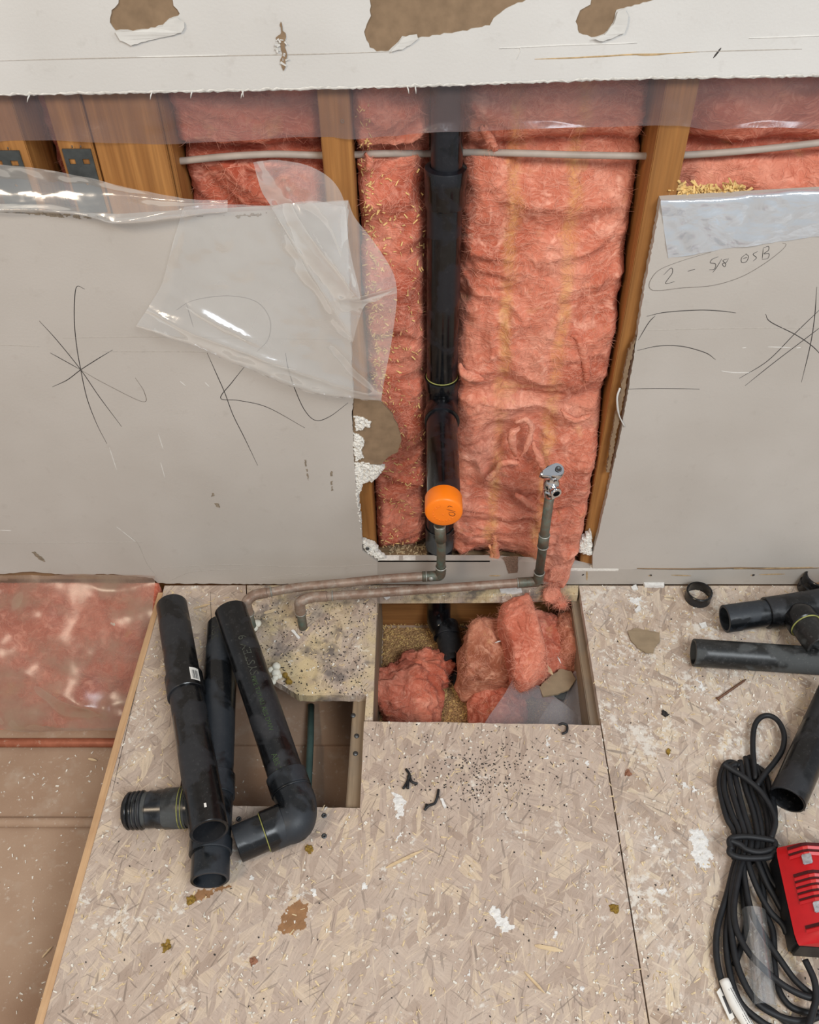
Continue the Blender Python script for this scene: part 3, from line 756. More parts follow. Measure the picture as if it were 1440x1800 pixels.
# --- framing
S0, S1 = DW, DW + 0.14
def stud(u0, u1, v, name='stud', z0=0.038, z1=1.5, y0=S0, y1=S1, mat='stud_wood'):
    return obj(name, box(wx(u0, v, y0), wx(u1, v, y0), y0, y1, z0, z1, 0.0012), mat, wall, smooth=False)
stud(-26, 44, 250)
stud(85, 148, 200)
tag(stud(152, 280, 200, 'wide_framing_board', y1=S0 + 0.038), 'wide framing board beside the doubled stud')
stud(281, 290, 200, 'stud', y0=S0 + 0.004)
stud(558, 614, 170)
stud(1171, 1229, 150)
obj('stud_end_knot', lathe(W(602, 213, S0 - 0.0002), (0, -1, 0), [(-0.001, 0.0026), (0.0006, 0.0024), (0.0002, 0.0012), (-0.001, 0.0001)], 12), 'brown_paper', wall)
obj('bottom_plate', box(-1.3, 1.3, DW, S1, 0.0, 0.038, 0.001), 'plate_wood', wall, smooth=False)
obj('sheathing_light_block', box(-1.3, 1.3, S1 + 0.002, S1 + 0.014, -0.25, 1.55), 'sheathing_light_block', wall, smooth=False)  # unseen back layer, added to stop light coming through the wall

# --- floor: boards, joists, rim, level below
floor = empty('floor', (0, -0.4, 0), 'dusty strand-board subfloor with two cut openings', kind='structure')
YN = -1.55
cen = [(XL, YN), (XL, -0.002)] + fpts([(432, 1029), (437, 1182), (375, 1186), (366, 1226), (356, 1230), (338, 1232), (312, 1418)]) + jag(fpts([(312, 1418), (420, 1417), (633, 1420)]), 0.01, 0.0007, closed=False, seed=51)[1:] + jag(fpts([(640, 1268), (800, 1270), (1050, 1275)]), 0.01, 0.0007, closed=False, seed=52) + [(XS, F(1055, 1275).y), (XS, YN)]
cen = cen[:]
osb_c = obj('osb_panel', prism(cen, [], floor_at, 0.0, -0.018), 'osb', floor, smooth=False)
tag(osb_c, 'large strand-board panel in front of the openings')
flp = fpts([(434, 1029), (439, 1183)]) + jag(fpts([(439, 1183), (470, 1188), (500, 1206), (525, 1222), (644, 1222)]), 0.006, 0.0012, closed=False, seed=53)[1:] + fpts([(641, 1266), (655, 1266), (663, 1062), (662, 1050), (840, 1049), (1016, 1046), (1017, 1029)])
tag(obj('osb_panel', prism(flp, [], floor_at, 0.0, -0.018), 'osb_flap', floor, smooth=False), 'stained speckled board between the openings')
tag(obj('osb_panel', prism([(XS + 0.0022, YN), (XS + 0.0022, -0.002), (1.3, -0.002), (1.3, YN)], [], floor_at, 0.0, -0.018), 'osb_right', floor, smooth=False), 'pale dusty strand-board panel right of the seam')
xj0, xj1 = F(614, 1330, -0.018).x, F(656, 1250, -0.018).x
obj('joist', box(xj0, xj1, -1.3, 0.045, ZB, -0.0185, 0.0015), 'joist_wood', floor, smooth=False)
obj('joist', box(XS - 0.013, XS + 0.026, -1.3, 0.045, ZB, -0.0185, 0.0015), 'joist_wood', floor, smooth=False)
obj('joist', box(XL + 0.004, XL + 0.030, -1.3, -0.30, ZB, -0.0185, 0.0015), 'joist_wood', floor, smooth=False)
obj('rim_board', box(-1.3, 1.3, 0.046, 0.084, ZB, -0.0005), 'rim_wood', floor, smooth=False)
obj('edge_strip', prism([(XL - 0.010, YN), (XL - 0.0095, -0.5), (XL - 0.011, -0.3), (XL - 0.008, -0.02), (XL + 0.001, -0.02), (XL + 0.001, YN)], [], floor_at, 0.0012, -0.02), 'strip_wood', floor, smooth=False)
low = obj('floor_lower', box(-1.5, 1.3, YN, 0.046, ZB - 0.02, ZB), 'under_board', None, smooth=False)
tag(low, 'dusty brown board on the level below the floor', kind='structure')
ye = F(480, 1312, ZB).y
obj('board_edge', box(-1.5, xj0 - 0.001, ye, 0.045, ZB - 0.001, ZB + 0.007, 0.001), 'under_board', low, smooth=False)
def floor_strokes(name, lines, mat, parent, w, lift=0.0006, z=0.0):
    return obj(name, join(*[ribbon(spline([F(u, v, z) for u, v in l], 8), w, (0, 0, 1), lift) for l in lines]), mat, parent)
floor_strokes('saw_line', [[(264, 1120), (240, 1210), (214, 1320), (196, 1400)], [(370, 1040), (374, 1180)]], 'dark_chip', osb_c, 0.0009)
for k, (u, v) in enumerate([(462, 1434), (570, 1434), (570, 1470), (420, 1440)]):
    obj('screw', lathe(F(u, v, -0.0005), (0, 0, 1), [(0, 0.0042), (0.0012, 0.004), (0.0014, 0.002), (0.0005, 0.001), (0.0005, 0.0001)], 14), 'screw_steel', osb_c)
for u, v in [(625, 1325), (627, 1294), (621, 1258)]:
    obj('nail_head', lathe(F(u, v, -0.0186), (0, 0, 1), [(0, 0.0042), (0.0014, 0.004), (0.0018, 0.0001)], 12), 'screw_steel', floor)
# dried plaster splashes and stains on the boards
def splash(px, mat, parent, seed, h=0.0009, amp=0.0022, name='plaster_splash'):
    o = jag(fpts(px), 0.003, amp, seed=seed)
    return obj(name, field(o, floor_at, -0.0002, h, h * 0.5, 0.0013, seed, 0.0040 if mat == 'plaster' else 0.002, -0.001), mat, parent, smooth=False)
for k, px in enumerate([[(688, 1392), (708, 1390), (717, 1410), (712, 1436), (698, 1440), (688, 1420)], [(694, 1466), (712, 1456), (710, 1472), (694, 1482)],
    [(853, 1590), (866, 1586), (888, 1606), (906, 1628), (902, 1642), (880, 1640), (866, 1622)], [(972, 1636), (984, 1630), (984, 1656), (970, 1658)],
    [(806, 1716), (826, 1702), (832, 1712), (822, 1728), (806, 1724)], [(961, 1290), (968, 1290), (966, 1334), (958, 1338)], [(1024, 1338), (1036, 1336), (1036, 1346), (1026, 1348)],
    [(1014, 1732), (1030, 1734), (1028, 1746), (1016, 1744)], [(624, 1552), (640, 1548), (652, 1560), (636, 1566)], [(540, 1566), (556, 1562), (560, 1574), (544, 1580)], [(440, 1535), (456, 1540), (450, 1552), (436, 1548)]]):
    splash(px, 'plaster', floor, 60 + k)
for k, px in enumerate([[(1316, 1072), (1340, 1056), (1366, 1056), (1376, 1066), (1360, 1076), (1330, 1080)], [(1100, 1050), (1128, 1048), (1130, 1062), (1108, 1064)], [(1206, 1460), (1236, 1456), (1256, 1500), (1246, 1540), (1226, 1530), (1212, 1496)],
    [(1216, 1150), (1226, 1170), (1240, 1214), (1232, 1224), (1222, 1190)], [(1192, 1340), (1212, 1336), (1206, 1350)], [(1150, 1560), (1180, 1556), (1174, 1576), (1156, 1574)], [(1196, 1372), (1230, 1380), (1220, 1396), (1200, 1390)], [(1142, 1466), (1152, 1450), (1158, 1480), (1146, 1494)]]):
    splash(px, 'plaster', floor, 90 + k, amp=0.003)
for k, px in enumerate([[(506, 1590), (536, 1576), (544, 1592), (540, 1630), (512, 1646), (484, 1640), (490, 1612)], [(330, 1580), (344, 1562), (370, 1560), (398, 1552), (410, 1556), (392, 1568), (360, 1582), (340, 1588)], [(1124, 1790), (170, 1790), (160, 1770), (190, 1782)]][:2]):
    splash(px, 'water_stain', floor, 120 + k, 0.0003, 0.0025, 'water_stain')

# ================================================================== INSULATION
def fibers(name, P, Nrm, count, parent, lmin, lmax, seed, flow=None, w=0.00022):
    """loose glass strands standing off a surface: P points, Nrm outward normals"""
    r = np.random.default_rng(seed); idx = r.integers(0, len(P), count * 2); V, Fc = [], []
    for i in idx:
        p = Vector(P[i]); n = Vector(Nrm[i]).normalized()
        a = Vector(r.normal(size=3)); a = (a - n * a.dot(n))
        if flow is not None: a += Vector(flow) * 1.5
        if a.length < 1e-6: continue
        a.normalize(); b = n.cross(a)
        L = r.uniform(lmin, lmax); cv = r.uniform(-1.2, 1.2); s = 3; k0 = len(V); pos = p + n * 0.0004; d = a
        for k in range(s + 1):
            ww = w * (1 - 0.7 * k / s)
            V += [pos + b * ww, pos - b * ww]
            d = (d + b * cv * 0.35 + n * r.uniform(-0.08, 0.3)).normalized(); pos = pos + d * (L / s)
        for k in range(s):
            q = k0 + 2 * k; Fc.append([q, q + 1, q + 3, q + 2])
    o = obj(name, (V, Fc), 'fiber', parent); o['kind'] = 'stuff'
    return o
def batt(name, label, x0f, x1f, z0, z1, yf, mat='insulation', nx=90, nz=110, amp=0.010, seed=1, nf=1500, skirt=0.06, zf=None):
    """upright batt: front face is a deep-relief height field, sides run back into the wall"""
    u = np.linspace(0, 1, nx); w = np.linspace(0, 1, nz)
    Uu, Ww = np.meshgrid(u, w, indexing='ij')
    Z = z0 + (z1 - z0) * Ww
    if zf is not None: Z = zf(Uu, Ww, Z)
    X = x0f(Z) * (1 - Uu) + x1f(Z) * Uu
    Y = yf(X, Z)
    P = np.stack([X, Y, Z], -1)
    Q = P.copy(); Q[..., 1] = 0
    warp = np.stack([fbm(Q, 7, 2, seed + 30), 0 * X, fbm(Q, 7, 2, seed + 33)], -1) * 0.03
    d = fbm(Q + warp, 6, 2, seed) * amp * 1.4 + ridge((Q + warp) * np.array([0.8, 1, 1.6]), 7, 2, seed + 5) * amp * 0.8 + ridge((Q + 1.6 * warp), 20, 3, seed + 6) * amp * 0.24 + fbm(Q, 80, 4, seed + 9) * amp * 0.12
    e = np.minimum(np.minimum(Uu, 1 - Uu) * nx / 9.0, np.minimum(Ww, 1 - Ww) * nz / 9.0)
    edge = np.clip(1 - e, 0, 1) ** 2 * 0.016
    P[..., 1] = Y - d + edge
    P[..., 0] += fbm(Q, 60, 3, seed + 40) * 0.0018
    P[..., 2] += fbm(Q, 60, 3, seed + 50) * 0.0018
    V = P.reshape(-1, 3).tolist(); Fc = grid_faces(nx, nz)
    ringi = [(i, 0) for i in range(nx)] + [(nx - 1, j) for j in range(1, nz)] + [(i, nz - 1) for i in range(nx - 2, -1, -1)] + [(0, j) for j in range(nz - 2, 0, -1)]
    k0 = len(V)
    for i, j in ringi:
        p = P[i, j]; V.append([p[0], p[1] + skirt, p[2]])
    m = len(ringi)
    for a in range(m):
        b = (a + 1) % m
        Fc.append([ringi[a][0] * nz + ringi[a][1], ringi[b][0] * nz + ringi[b][1], k0 + b, k0 + a])
    Fc.append([k0 + a for a in range(m)])
    root = empty(name, (float(X.mean()), float(Y.mean()), float(Z.min())), label, 'insulation', 'pink insulation in the wall')
    o = obj('glass_wool', (V, Fc), mat, root)
    if nf:
        gx = np.gradient(P, axis=0); gz = np.gradient(P, axis=1)
        Nn = np.cross(gx, gz); Nn /= np.linalg.norm(Nn, axis=-1, keepdims=True) + 1e-9
        Nn[Nn[..., 1] > 0] *= -1
        fibers('loose_fibers', P[3:-3, 3:-3].reshape(-1, 3), Nn[3:-3, 3:-3].reshape(-1, 3), nf, root, 0.006, 0.02, seed)
    return root, P
def cst(x): return lambda Z: x + 0 * Z
def sm(a, b, x): t = np.clip((x - a) / (b - a), 0, 1); return t * t * (3 - 2 * t)
ZC = wz(272, 0.03)                      # height of the cable
def groove(Z, base, depth=0.020, w=0.009): return base + depth * np.exp(-((Z - ZC) / w) ** 2)
xs2 = wx(614, 170, S0)                  # right face of the stud left of the drain pipe
xs3 = wx(1171, 150, S0)                 # left face of the stud right of it
xb = wx(290, 200, S0 + 0.004)
# main bay, right of the drain pipe: deep at the top, pushed out over the wall foot at the bottom
def y_main(X, Z):
    y = np.interp(Z, [0.0, 0.03, 0.06, 0.16, 0.32, 0.50, 0.66, 0.75, 0.95], [-0.030, -0.026, -0.012, 0.012, 0.016, 0.030, 0.045, 0.058, 0.062])
    k = sm(xs3 - 0.14, xs3 - 0.01, X)
    y = y + (1 - k) * np.clip(0.14 - Z, 0, 0.14) * 0.52
    y = y + 0.012 * np.exp(-((X - wx(806, 500, 0.04)) / 0.014) ** 2)
    return groove(Z, y)
def z_main(Uu, Ww, Z):                  # the lower edge hangs lowest at the right-hand corner
    lowz = np.interp(Uu, [0, 0.3, 0.55, 0.68, 0.8, 1.0], [0.052, 0.050, 0.046, 0.040, 0.006, 0.004])
    return lowz + (0.95 - lowz) * Ww
def x1_main(Z): return np.interp(Z, [0, 0.06, 0.2, 1.0], [xs3 - 0.030, xs3 - 0.012, xs3 - 0.004, xs3 - 0.003])
bm_, PM = batt('insulation_batt', 'large pink insulation batt right of the black drain pipe', cst(wx(803, 500, 0.04)), x1_main, 0.0, 0.95, y_main, 'insulation_main', 150, 260, 0.011, 3, 5200, 0.045, z_main)
def y_left(X, Z): return groove(Z, np.interp(Z, [0, 0.1, 0.3, 0.5, 0.7, 0.95], [0.060, 0.040, 0.036, 0.032, 0.036, 0.05]) + 0.015 * np.exp(-((X - wx(752, 500, 0.04)) / 0.014) ** 2))
bl_, PLt = batt('insulation_batt', 'narrow pink insulation strip between stud and drain pipe, sprinkled with wood chips', cst(xs2 + 0.002), cst(wx(754, 500, 0.04)), 0.045, 0.95, y_left, 'insulation', 60, 240, 0.012, 8, 2200, 0.05)
batt('insulation_batt', 'pink insulation between the wide board and the stud, above the hanging plastic', cst(xb + 0.002), cst(wx(558, 170, S0) - 0.002), 0.40, 0.95, lambda X, Z: groove(Z, 0.045 + 0 * Z, 0.03), 'insulation', 100, 130, 0.012, 12, 1500, 0.06)
batt('insulation_batt', 'pink insulation behind the right-hand drywall and the folded plastic', cst(wx(1229, 150, S0) + 0.002), cst(1.2), 0.40, 0.95, lambda X, Z: groove(Z, 0.05 + 0 * Z, 0.03), 'insulation', 150, 130, 0.012, 15, 2200, 0.06)
batt('insulation_batt', 'dark pink insulation in the narrow gap between the metal straps', cst(wx(44, 250, S0) + 0.002), cst(wx(85, 200, S0) - 0.002), 0.40, 0.95, lambda X, Z: 0.075 + 0 * Z, 'insulation', 30, 90, 0.006, 18, 300, 0.05)
# sunken strip at the left: batt slumping from the wall foot to the lower board
def low_batt():
    nx, ny = 90, 80
    u = np.linspace(-0.95, XL - 0.012, nx); w = np.linspace(0, 1, ny)
    X, T = np.meshgrid(u, w, indexing='ij')
    Y = np.interp(T, [0, 0.25, 0.7, 1.0], [-0.004, -0.055, -0.155, -0.205]); Z = np.interp(T, [0, 0.25, 0.7, 1.0], [0.005, -0.035, -0.125, ZB + 0.004])
    Q = np.stack([X, Y, Z], -1)
    d = fbm(Q, 10, 3, 71) * 0.011 + ridge(Q, 18, 3, 72) * 0.005 + fbm(Q, 150, 2, 74) * 0.001
    f = np.clip((1 - T) * 6, 0, 1)
    P = np.stack([X, Y + 0.012 * f - d * 0.6 * f, Z - 0.008 * f + d * 0.6 * f], -1)
    V = P.reshape(-1, 3).tolist(); Fc = grid_faces(nx, ny); k = len(V)
    V += [[-0.95, 0.03, ZB + 0.002], [XL - 0.012, 0.03, ZB + 0.002]]
    Fc.append([0 * ny + j for j in range(ny)] + [k]); Fc.append([(nx - 1) * ny + j for j in range(ny)] + [k + 1])
    Fc.append([i * ny for i in range(nx)] + [k + 1, k])
    root = empty('insulation_batt', (-0.5, -0.1, ZB), 'pink insulation slumped under clear plastic in the sunken strip', 'insulation')
    obj('glass_wool', (V, Fc), 'insulation', root)
    N = np.zeros_like(P); N[..., 1] = -0.7; N[..., 2] = 0.7
    fibers('loose_fibers', P[3:-3, 6:-6].reshape(-1, 3), N[3:-3, 6:-6].reshape(-1, 3), 700, root, 0.006, 0.016, 77)
    return P
PLow = low_batt()
# pulled-out clumps
def clump(c, ax, seed, amp=0.012, e=0.75, n=42, flat=None):
    """lumpy soft block: ax = three half-axis vectors"""
    V = []; ax = [Vector(a) for a in ax]; c = Vector(c)
    th = np.linspace(-math.pi / 2, math.pi / 2, n); ph = np.linspace(0, 2 * math.pi, 2 * n, endpoint=False)
    pw = lambda v, p: np.sign(v) * np.abs(v) ** p
    TT, PP = np.meshgrid(th, ph, indexing='ij')
    a = pw(np.cos(TT), e) * pw(np.cos(PP), e); b = pw(np.cos(TT), e) * pw(np.sin(PP), e); s_ = pw(np.sin(TT), e)
    P = np.array(c)[None, None] + a[..., None] * np.array(ax[0]) + b[..., None] * np.array(ax[1]) + s_[..., None] * np.array(ax[2])
    dirn = P - np.array(c); L = np.linalg.norm(dirn, axis=-1, keepdims=True) + 1e-9; dirn /= L
    d = fbm(P, 16, 3, seed) * amp + ridge(P, 34, 3, seed + 3) * amp * 0.4 + fbm(P, 160, 2, seed + 5) * amp * 0.12
    P = P + dirn * d[..., None]
    if flat is not None: P[..., 2] = np.maximum(P[..., 2], flat)
    m = 2 * n; Fc = []
    for i in range(n - 1):
        for j in range(m):
            k = (j + 1) % m; Fc.append([i * m + j, i * m + k, (i + 1) * m + k, (i + 1) * m + j])
    return (P.reshape(-1, 3).tolist(), Fc), P, dirn
def clump_obj(name, label, parts, mat, nf, seed, group='insulation clumps in the floor opening'):
    gs, PP, DD = [], [], []
    for k, (c, ax, amp, e) in enumerate(parts):
        g, P, D = clump(c, ax, seed + 7 * k, amp, e, flat=ZB + 0.001); gs.append(g); PP.append(P[4:-4].reshape(-1, 3)); DD.append(D[4:-4].reshape(-1, 3))
    c0 = parts[0][0]
    root = empty(name, (c0[0], c0[1], ZB + 0.001), label, 'insulation', group)
    for k, g in enumerate(gs): obj('glass_wool', g, 'insulation_dusty' if (len(gs) == 3 and k == 1) else mat, root)
    PP, DD = np.concatenate(PP), np.concatenate(DD)
    up = DD[:, 2] > -0.1
    fibers('loose_fibers', PP[up], DD[up], nf, root, 0.006, 0.018, seed)
    return root
f3 = lambda u, v, z: tuple(F(u, v, z))
clump_obj('insulation_clump', 'big folded pink insulation slab leaning in the larger floor opening',
    [(f3(915, 1142, -0.085), ((0.032, 0.012, 0.01), (-0.014, 0.080, 0.02), (0.0, -0.028, 0.075)), 0.007, 0.4),
     (f3(862, 1160, -0.115), ((0.055, 0.010, -0.02), (0.010, 0.062, 0.014), (0.012, 0.0, 0.05)), 0.008, 0.45),
     (f3(955, 1150, -0.11), ((0.042, 0.0, -0.01), (-0.004, 0.070, 0.01), (0.0, 0.0, 0.06)), 0.008, 0.5)], 'insulation', 1500, 91)
clump_obj('insulation_clump', 'small brown-dusted insulation piece right of the big slab',
    [(f3(1000, 1140, -0.10), ((0.034, 0.0, 0.0), (0.0, 0.060, 0.01), (0.0, -0.01, 0.06)), 0.010, 0.8)], 'insulation_dusty', 500, 95)
clump_obj('insulation_clump', 'flattened pink insulation heap beside the floor joist, left in the larger opening',
    [(f3(712, 1222, -0.155), ((0.070, -0.01, 0.0), (0.0, 0.060, 0.0), (0.0, 0.0, 0.030)), 0.012, 0.8),
     (f3(742, 1180, -0.16), ((0.060, 0.0, 0.0), (0.01, 0.045, 0.0), (0.0, 0.0, 0.024)), 0.013, 0.8)], 'insulation', 900, 97)
clump_obj('insulation_clump', 'pink insulation lump beneath the loose plastic in the opening',
    [(f3(872, 1240, -0.15), ((0.050, 0.0, 0.0), (0.0, 0.070, 0.0), (0.0, 0.0, 0.036)), 0.010, 0.8)], 'insulation', 300, 99)
# wisp hanging from the corner of the main batt into the opening
wisp = empty('insulation_wisp', tuple(F(965, 1046)), 'thin pink insulation wisp trailing over the edge of the opening', 'insulation')
P_all, N_all = [], []
for k, (c_, ax) in enumerate([(W(975, 1010, -0.034), ((0.016, 0, 0), (0, 0.008, 0), (0.004, -0.004, 0.020))), (F(972, 1042, 0.006), ((0.013, 0, 0), (0.004, 0.018, 0.0), (0, 0, 0.006))), (F(985, 1058, -0.002), ((0.008, -0.006, 0), (0.003, 0.010, 0), (0, -0.004, 0.008)))]):
    g, P_, D_ = clump(c_, ax, 510 + k, 0.006, 0.9, 26)
    obj('glass_wool', g, 'insulation', wisp); P_all.append(P_.reshape(-1, 3)); N_all.append(D_.reshape(-1, 3))
fibers('loose_fibers', np.concatenate(P_all), np.concatenate(N_all), 700, wisp, 0.008, 0.022, 515)
# white-edged tufts and curls standing off the main batt
tufts = []
for k, px in enumerate([[(906, 742), (925, 738), (935, 752), (928, 780), (912, 808)], [(915, 752), (900, 766), (906, 800)], [(868, 836), (880, 816), (905, 812), (915, 822)], [(935, 775), (950, 810), (965, 838)],
                        [(808, 640), (815, 656), (835, 664), (850, 668)], [(1005, 588), (1020, 600), (1030, 640), (1032, 672)], [(905, 868), (930, 885), (945, 898)], [(876, 822), (862, 838), (855, 842)], [(985, 720), (1010, 738), (1040, 730)], [(870, 942), (872, 970), (876, 1000)],
                        [(862, 958), (868, 985), (874, 1004)], [(640, 268), (650, 285), (648, 300)], [(845, 220), (858, 240), (868, 262)], [(852, 218), (866, 250), (872, 268)]]):
    pts = []
    for i, (u, v) in enumerate(px):
        base = y_left if u < 760 else y_main
        w0 = W(u, v, 0.02); yy = float(base(np.array([w0.x]), np.array([w0.z]))[0])
        pts.append(W(u, v, yy - 0.014 - 0.004 * (i % 2)))
    S = spline(pts, 6); n = len(S)
    root = bl_ if px[0][0] < 760 else bm_
    rr = random.uniform(0.0045, 0.0075)
    g = tube(S, [max(0.0012, rr * math.sin(math.pi * (0.12 + 0.8 * i / n))) for i in range(n)], 12)
    Va = np.array([tuple(v) for v in g[0]]); Va += np.stack([fbm(Va, 90, 3, 200 + k), fbm(Va, 90, 3, 220 + k), fbm(Va, 90, 3, 240 + k)], -1) * 0.0022
    tf = obj('tuft', (Va.tolist(), g[1]), 'insulation_main', root)
    fibers('loose_fibers', Va, Va - np.array(tuple(pts[len(pts) // 2])), 60, tf, 0.004, 0.012, 300 + k)

# ================================================================== DRAIN PIPE AND CAP
YP = 0.034
PX = wx(778, 600, YP)
R1, R2 = 0.0205, 0.0238
drain = empty('drain_pipe', (PX, YP, -0.15), 'black drain pipe standing in the open wall bay', 'pipe')
zc = wz(318, YP); zt = 0.402
def seg(name, a, b, R, mat='abs_stack', parent=drain, w=0.004): return obj(name, pipe(a, b, R, w), mat, parent, smooth='auto')
seg('upper_pipe', (PX + 0.002, YP, zc), (PX + 0.003, YP, 1.5), R1)
obj('reducing_coupling', lathe((PX + 0.001, YP, zc - 0.032), (0, 0, 1), [(0, 0.0236), (0, 0.0266), (0.002, 0.0272), (0.026, 0.0272), (0.028, 0.0278), (0.048, 0.0278), (0.050, 0.0270), (0.052, 0.0205)], 40), 'abs_stack', drain, smooth='auto')
seg('middle_pipe', (PX, YP, zt + 0.03), (PX, YP, zc), R2)
tee = obj('tee_body', lathe((PX, YP, zt - 0.048), (0, 0, 1), [(0, 0.0238), (0, 0.0268), (0.0015, 0.0274), (0.018, 0.0274), (0.020, 0.0256), (0.076, 0.0256), (0.078, 0.0274), (0.094, 0.0274), (0.0955, 0.0268), (0.096, 0.0238)], 40), 'abs_stack', drain, smooth='auto')
obj('tee_hub', lathe((PX, YP, zt), (0, -1, 0), [(0.0, 0.024), (0.030, 0.0256), (0.032, 0.0276), (0.050, 0.0276), (0.0515, 0.027), (0.052, 0.0238)], 40), 'abs_stack', tee, smooth='auto')
obj('glue_ring', ring((PX, YP, zt + 0.049), (0, 0, 1), 0.0240, 0.0009), 'glue', tee)
YE = F(778, 881, zt).y
seg('cleanout_stub', (PX, YP - 0.04, zt), (PX, YE, zt), R2)
seg('lower_pipe', (PX, YP, -0.09), (PX, YP, zt - 0.03), R2)
obj('grey_sleeve', lathe((PX - 0.0, YP, 0.072), (0, 0, 1), [(0, 0.0242), (0, 0.0258), (0.05, 0.0258), (0.05, 0.0242)], 40), 'abs_dusty', drain, smooth='auto')
# below the floor: bend forward and run along the lower board
be = spline([(PX, YP, -0.05), (PX, YP, -0.10), (PX + 0.002, YP - 0.018, -0.132), tuple(F(786, 1112, -0.140)), tuple(F(791, 1130, -0.146))], 8)
obj('bend', tube(be, 0.0236, 36, False), 'abs_stack', drain)
seg('bend_hub', F(782, 1098, -0.138), F(786, 1120, -0.142), 0.0268, 'abs_black')
seg('buried_pipe', F(786, 1112, -0.142), F(799, 1166, -0.150), 0.0240, 'abs_black')
# orange test cap
cap = empty('test_cap', (PX, YE, zt - 0.03), 'orange rubber test cap on the drain stub, marked in pen', 'cap')
RC = 0.0262
capb = obj('cap_shell', lathe((PX, YE + 0.006, zt), (0, -1, 0), [(0.0, 0.0240), (0.0, 0.0256), (0.001, 0.0261), (0.026, RC), (0.0285, RC - 0.0008), (0.030, RC - 0.003), (0.0302, 0.012), (0.0302, 0.00005)], 56), 'orange', cap, smooth='auto')
yf_ = YE + 0.006 - 0.0302
obj('centre_nub', lathe((PX - 0.001, yf_, zt - 0.002), (0, -1, 0), [(0, 0.0011), (0.0007, 0.0008), (0.0009, 0.0001)], 10), 'orange', cap)
cface = lambda x, z: Vector((PX + x, yf_ - 0.0001, zt + z))
obj('pen_mark', join(*[ribbon(spline([cface(x / 1000, z / 1000) for x, z in l], 6), 0.0009, (0, -1, 0), 0.0003) for l in (
    [(12, 12), (7, 14), (5, 11.5)], [(16, 3), (10, 5.5), (3.5, 8)], [(7, 2.5), (8, -3), (13, -5), (15.5, -1.5), (12.5, 2), (7.5, 2.5)])]), 'marker', cap)
obj('raised_lettering', join(*[ribbon(spline([cface(0.016 * math.cos(a), 0.016 * math.sin(a)), cface(0.0135 * math.cos(a + 0.10), 0.0135 * math.sin(a + 0.10)), cface(0.016 * math.cos(a + 0.2), 0.016 * math.sin(a + 0.2))], 4), 0.0011, (0, -1, 0), 0.0006) for a in [1.9 + 0.33 * k for k in range(12)]]), 'orange', cap)

# ================================================================== COPPER SUPPLY PIPES
def supply(label, pts, n, floor_px):
    root = empty('copper_pipe', tuple(floor_px), label, 'pipe', 'copper supply stubs')
    return root
RCU = 0.0079
# back run: floor entry -> along the wall foot -> riser hidden behind the orange cap
zA, zB = 0.080, 0.072
A0 = F(443, 1108, 0); A1 = Vector((A0.x - 0.004, A0.y, 0.082))
cA = supply('copper pipe with a curved run ending behind the orange cap', None, 0, A0)
run = spline([F(448, 1046, zA), F(520, 1033, zA), F(600, 1025, zA), F(690, 1016.5, zA), F(764, 1012.5, zA)], 10)
def rtube(name, P, r, mat, parent, seg_=20): return obj(name, tube(P, r, seg_), mat, parent)
rtube('run', run, RCU, 'copper_run', cA)
e1 = spline([run[3], run[0], (A0.x + 0.002, A0.y + 0.002, 0.078), (A0.x, A0.y, 0.060), (A0.x + 0.001, A0.y, 0.048)], 8)
rtube('elbow', e1, RCU + 0.0013, 'copper_run', cA)
rtube('drop', [Vector((A0.x + 0.001, A0.y, 0.055)), Vector((A0.x + 0.002, A0.y, -0.05))], RCU, 'copper_riser', cA)
er = run[-1]; xr = er.x + 0.011
rtube('elbow', spline([run[-4], er, (xr - 0.002, er.y, er.z + 0.002), (xr, er.y, er.z + 0.014), (xr, er.y, er.z + 0.024)], 8), RCU + 0.0014, 'copper_riser', cA)
zj = W(776, 950, er.y).z
rtube('riser', spline([(xr, er.y, er.z + 0.02), (xr, er.y, zj - 0.02), (xr - 0.001, er.y, zj), (xr - 0.003, er.y + 0.002, zj + 0.03)], 6), RCU, 'copper_riser', cA)
rtube('coupling', [Vector((xr - 0.001, er.y, zj + 0.0)), Vector((xr - 0.003, er.y + 0.001, zj + 0.036))], RCU + 0.0016, 'copper_riser', cA)
rtube('riser', [Vector((xr - 0.003, er.y + 0.001, zj + 0.03)), Vector((xr - 0.004, er.y + 0.001, zj + 0.13))], RCU, 'copper_riser', cA)
for c, d in (((xr, er.y, er.z + 0.024), (0, 0, 1)), ((xr - 0.003, er.y + 0.001, zj + 0.034), (0, 0, 1)), (run[4], run[5] - run[3]), (run[-3], run[-1] - run[-4]), ((A0.x + 0.001, A0.y, 0.048), (0, 0, 1))):
    obj('solder_ring', ring(c, d, RCU + 0.0012, 0.0011, 20), 'solder', cA)
obj('solder_drip', clump(run[-1] + Vector((-0.006, -0.0085, 0.003)), ((0.004, 0, 0), (0, 0.003, 0), (0, 0, 0.004)), 4, 0.0008, 1.0, 10)[0], 'solder', cA)
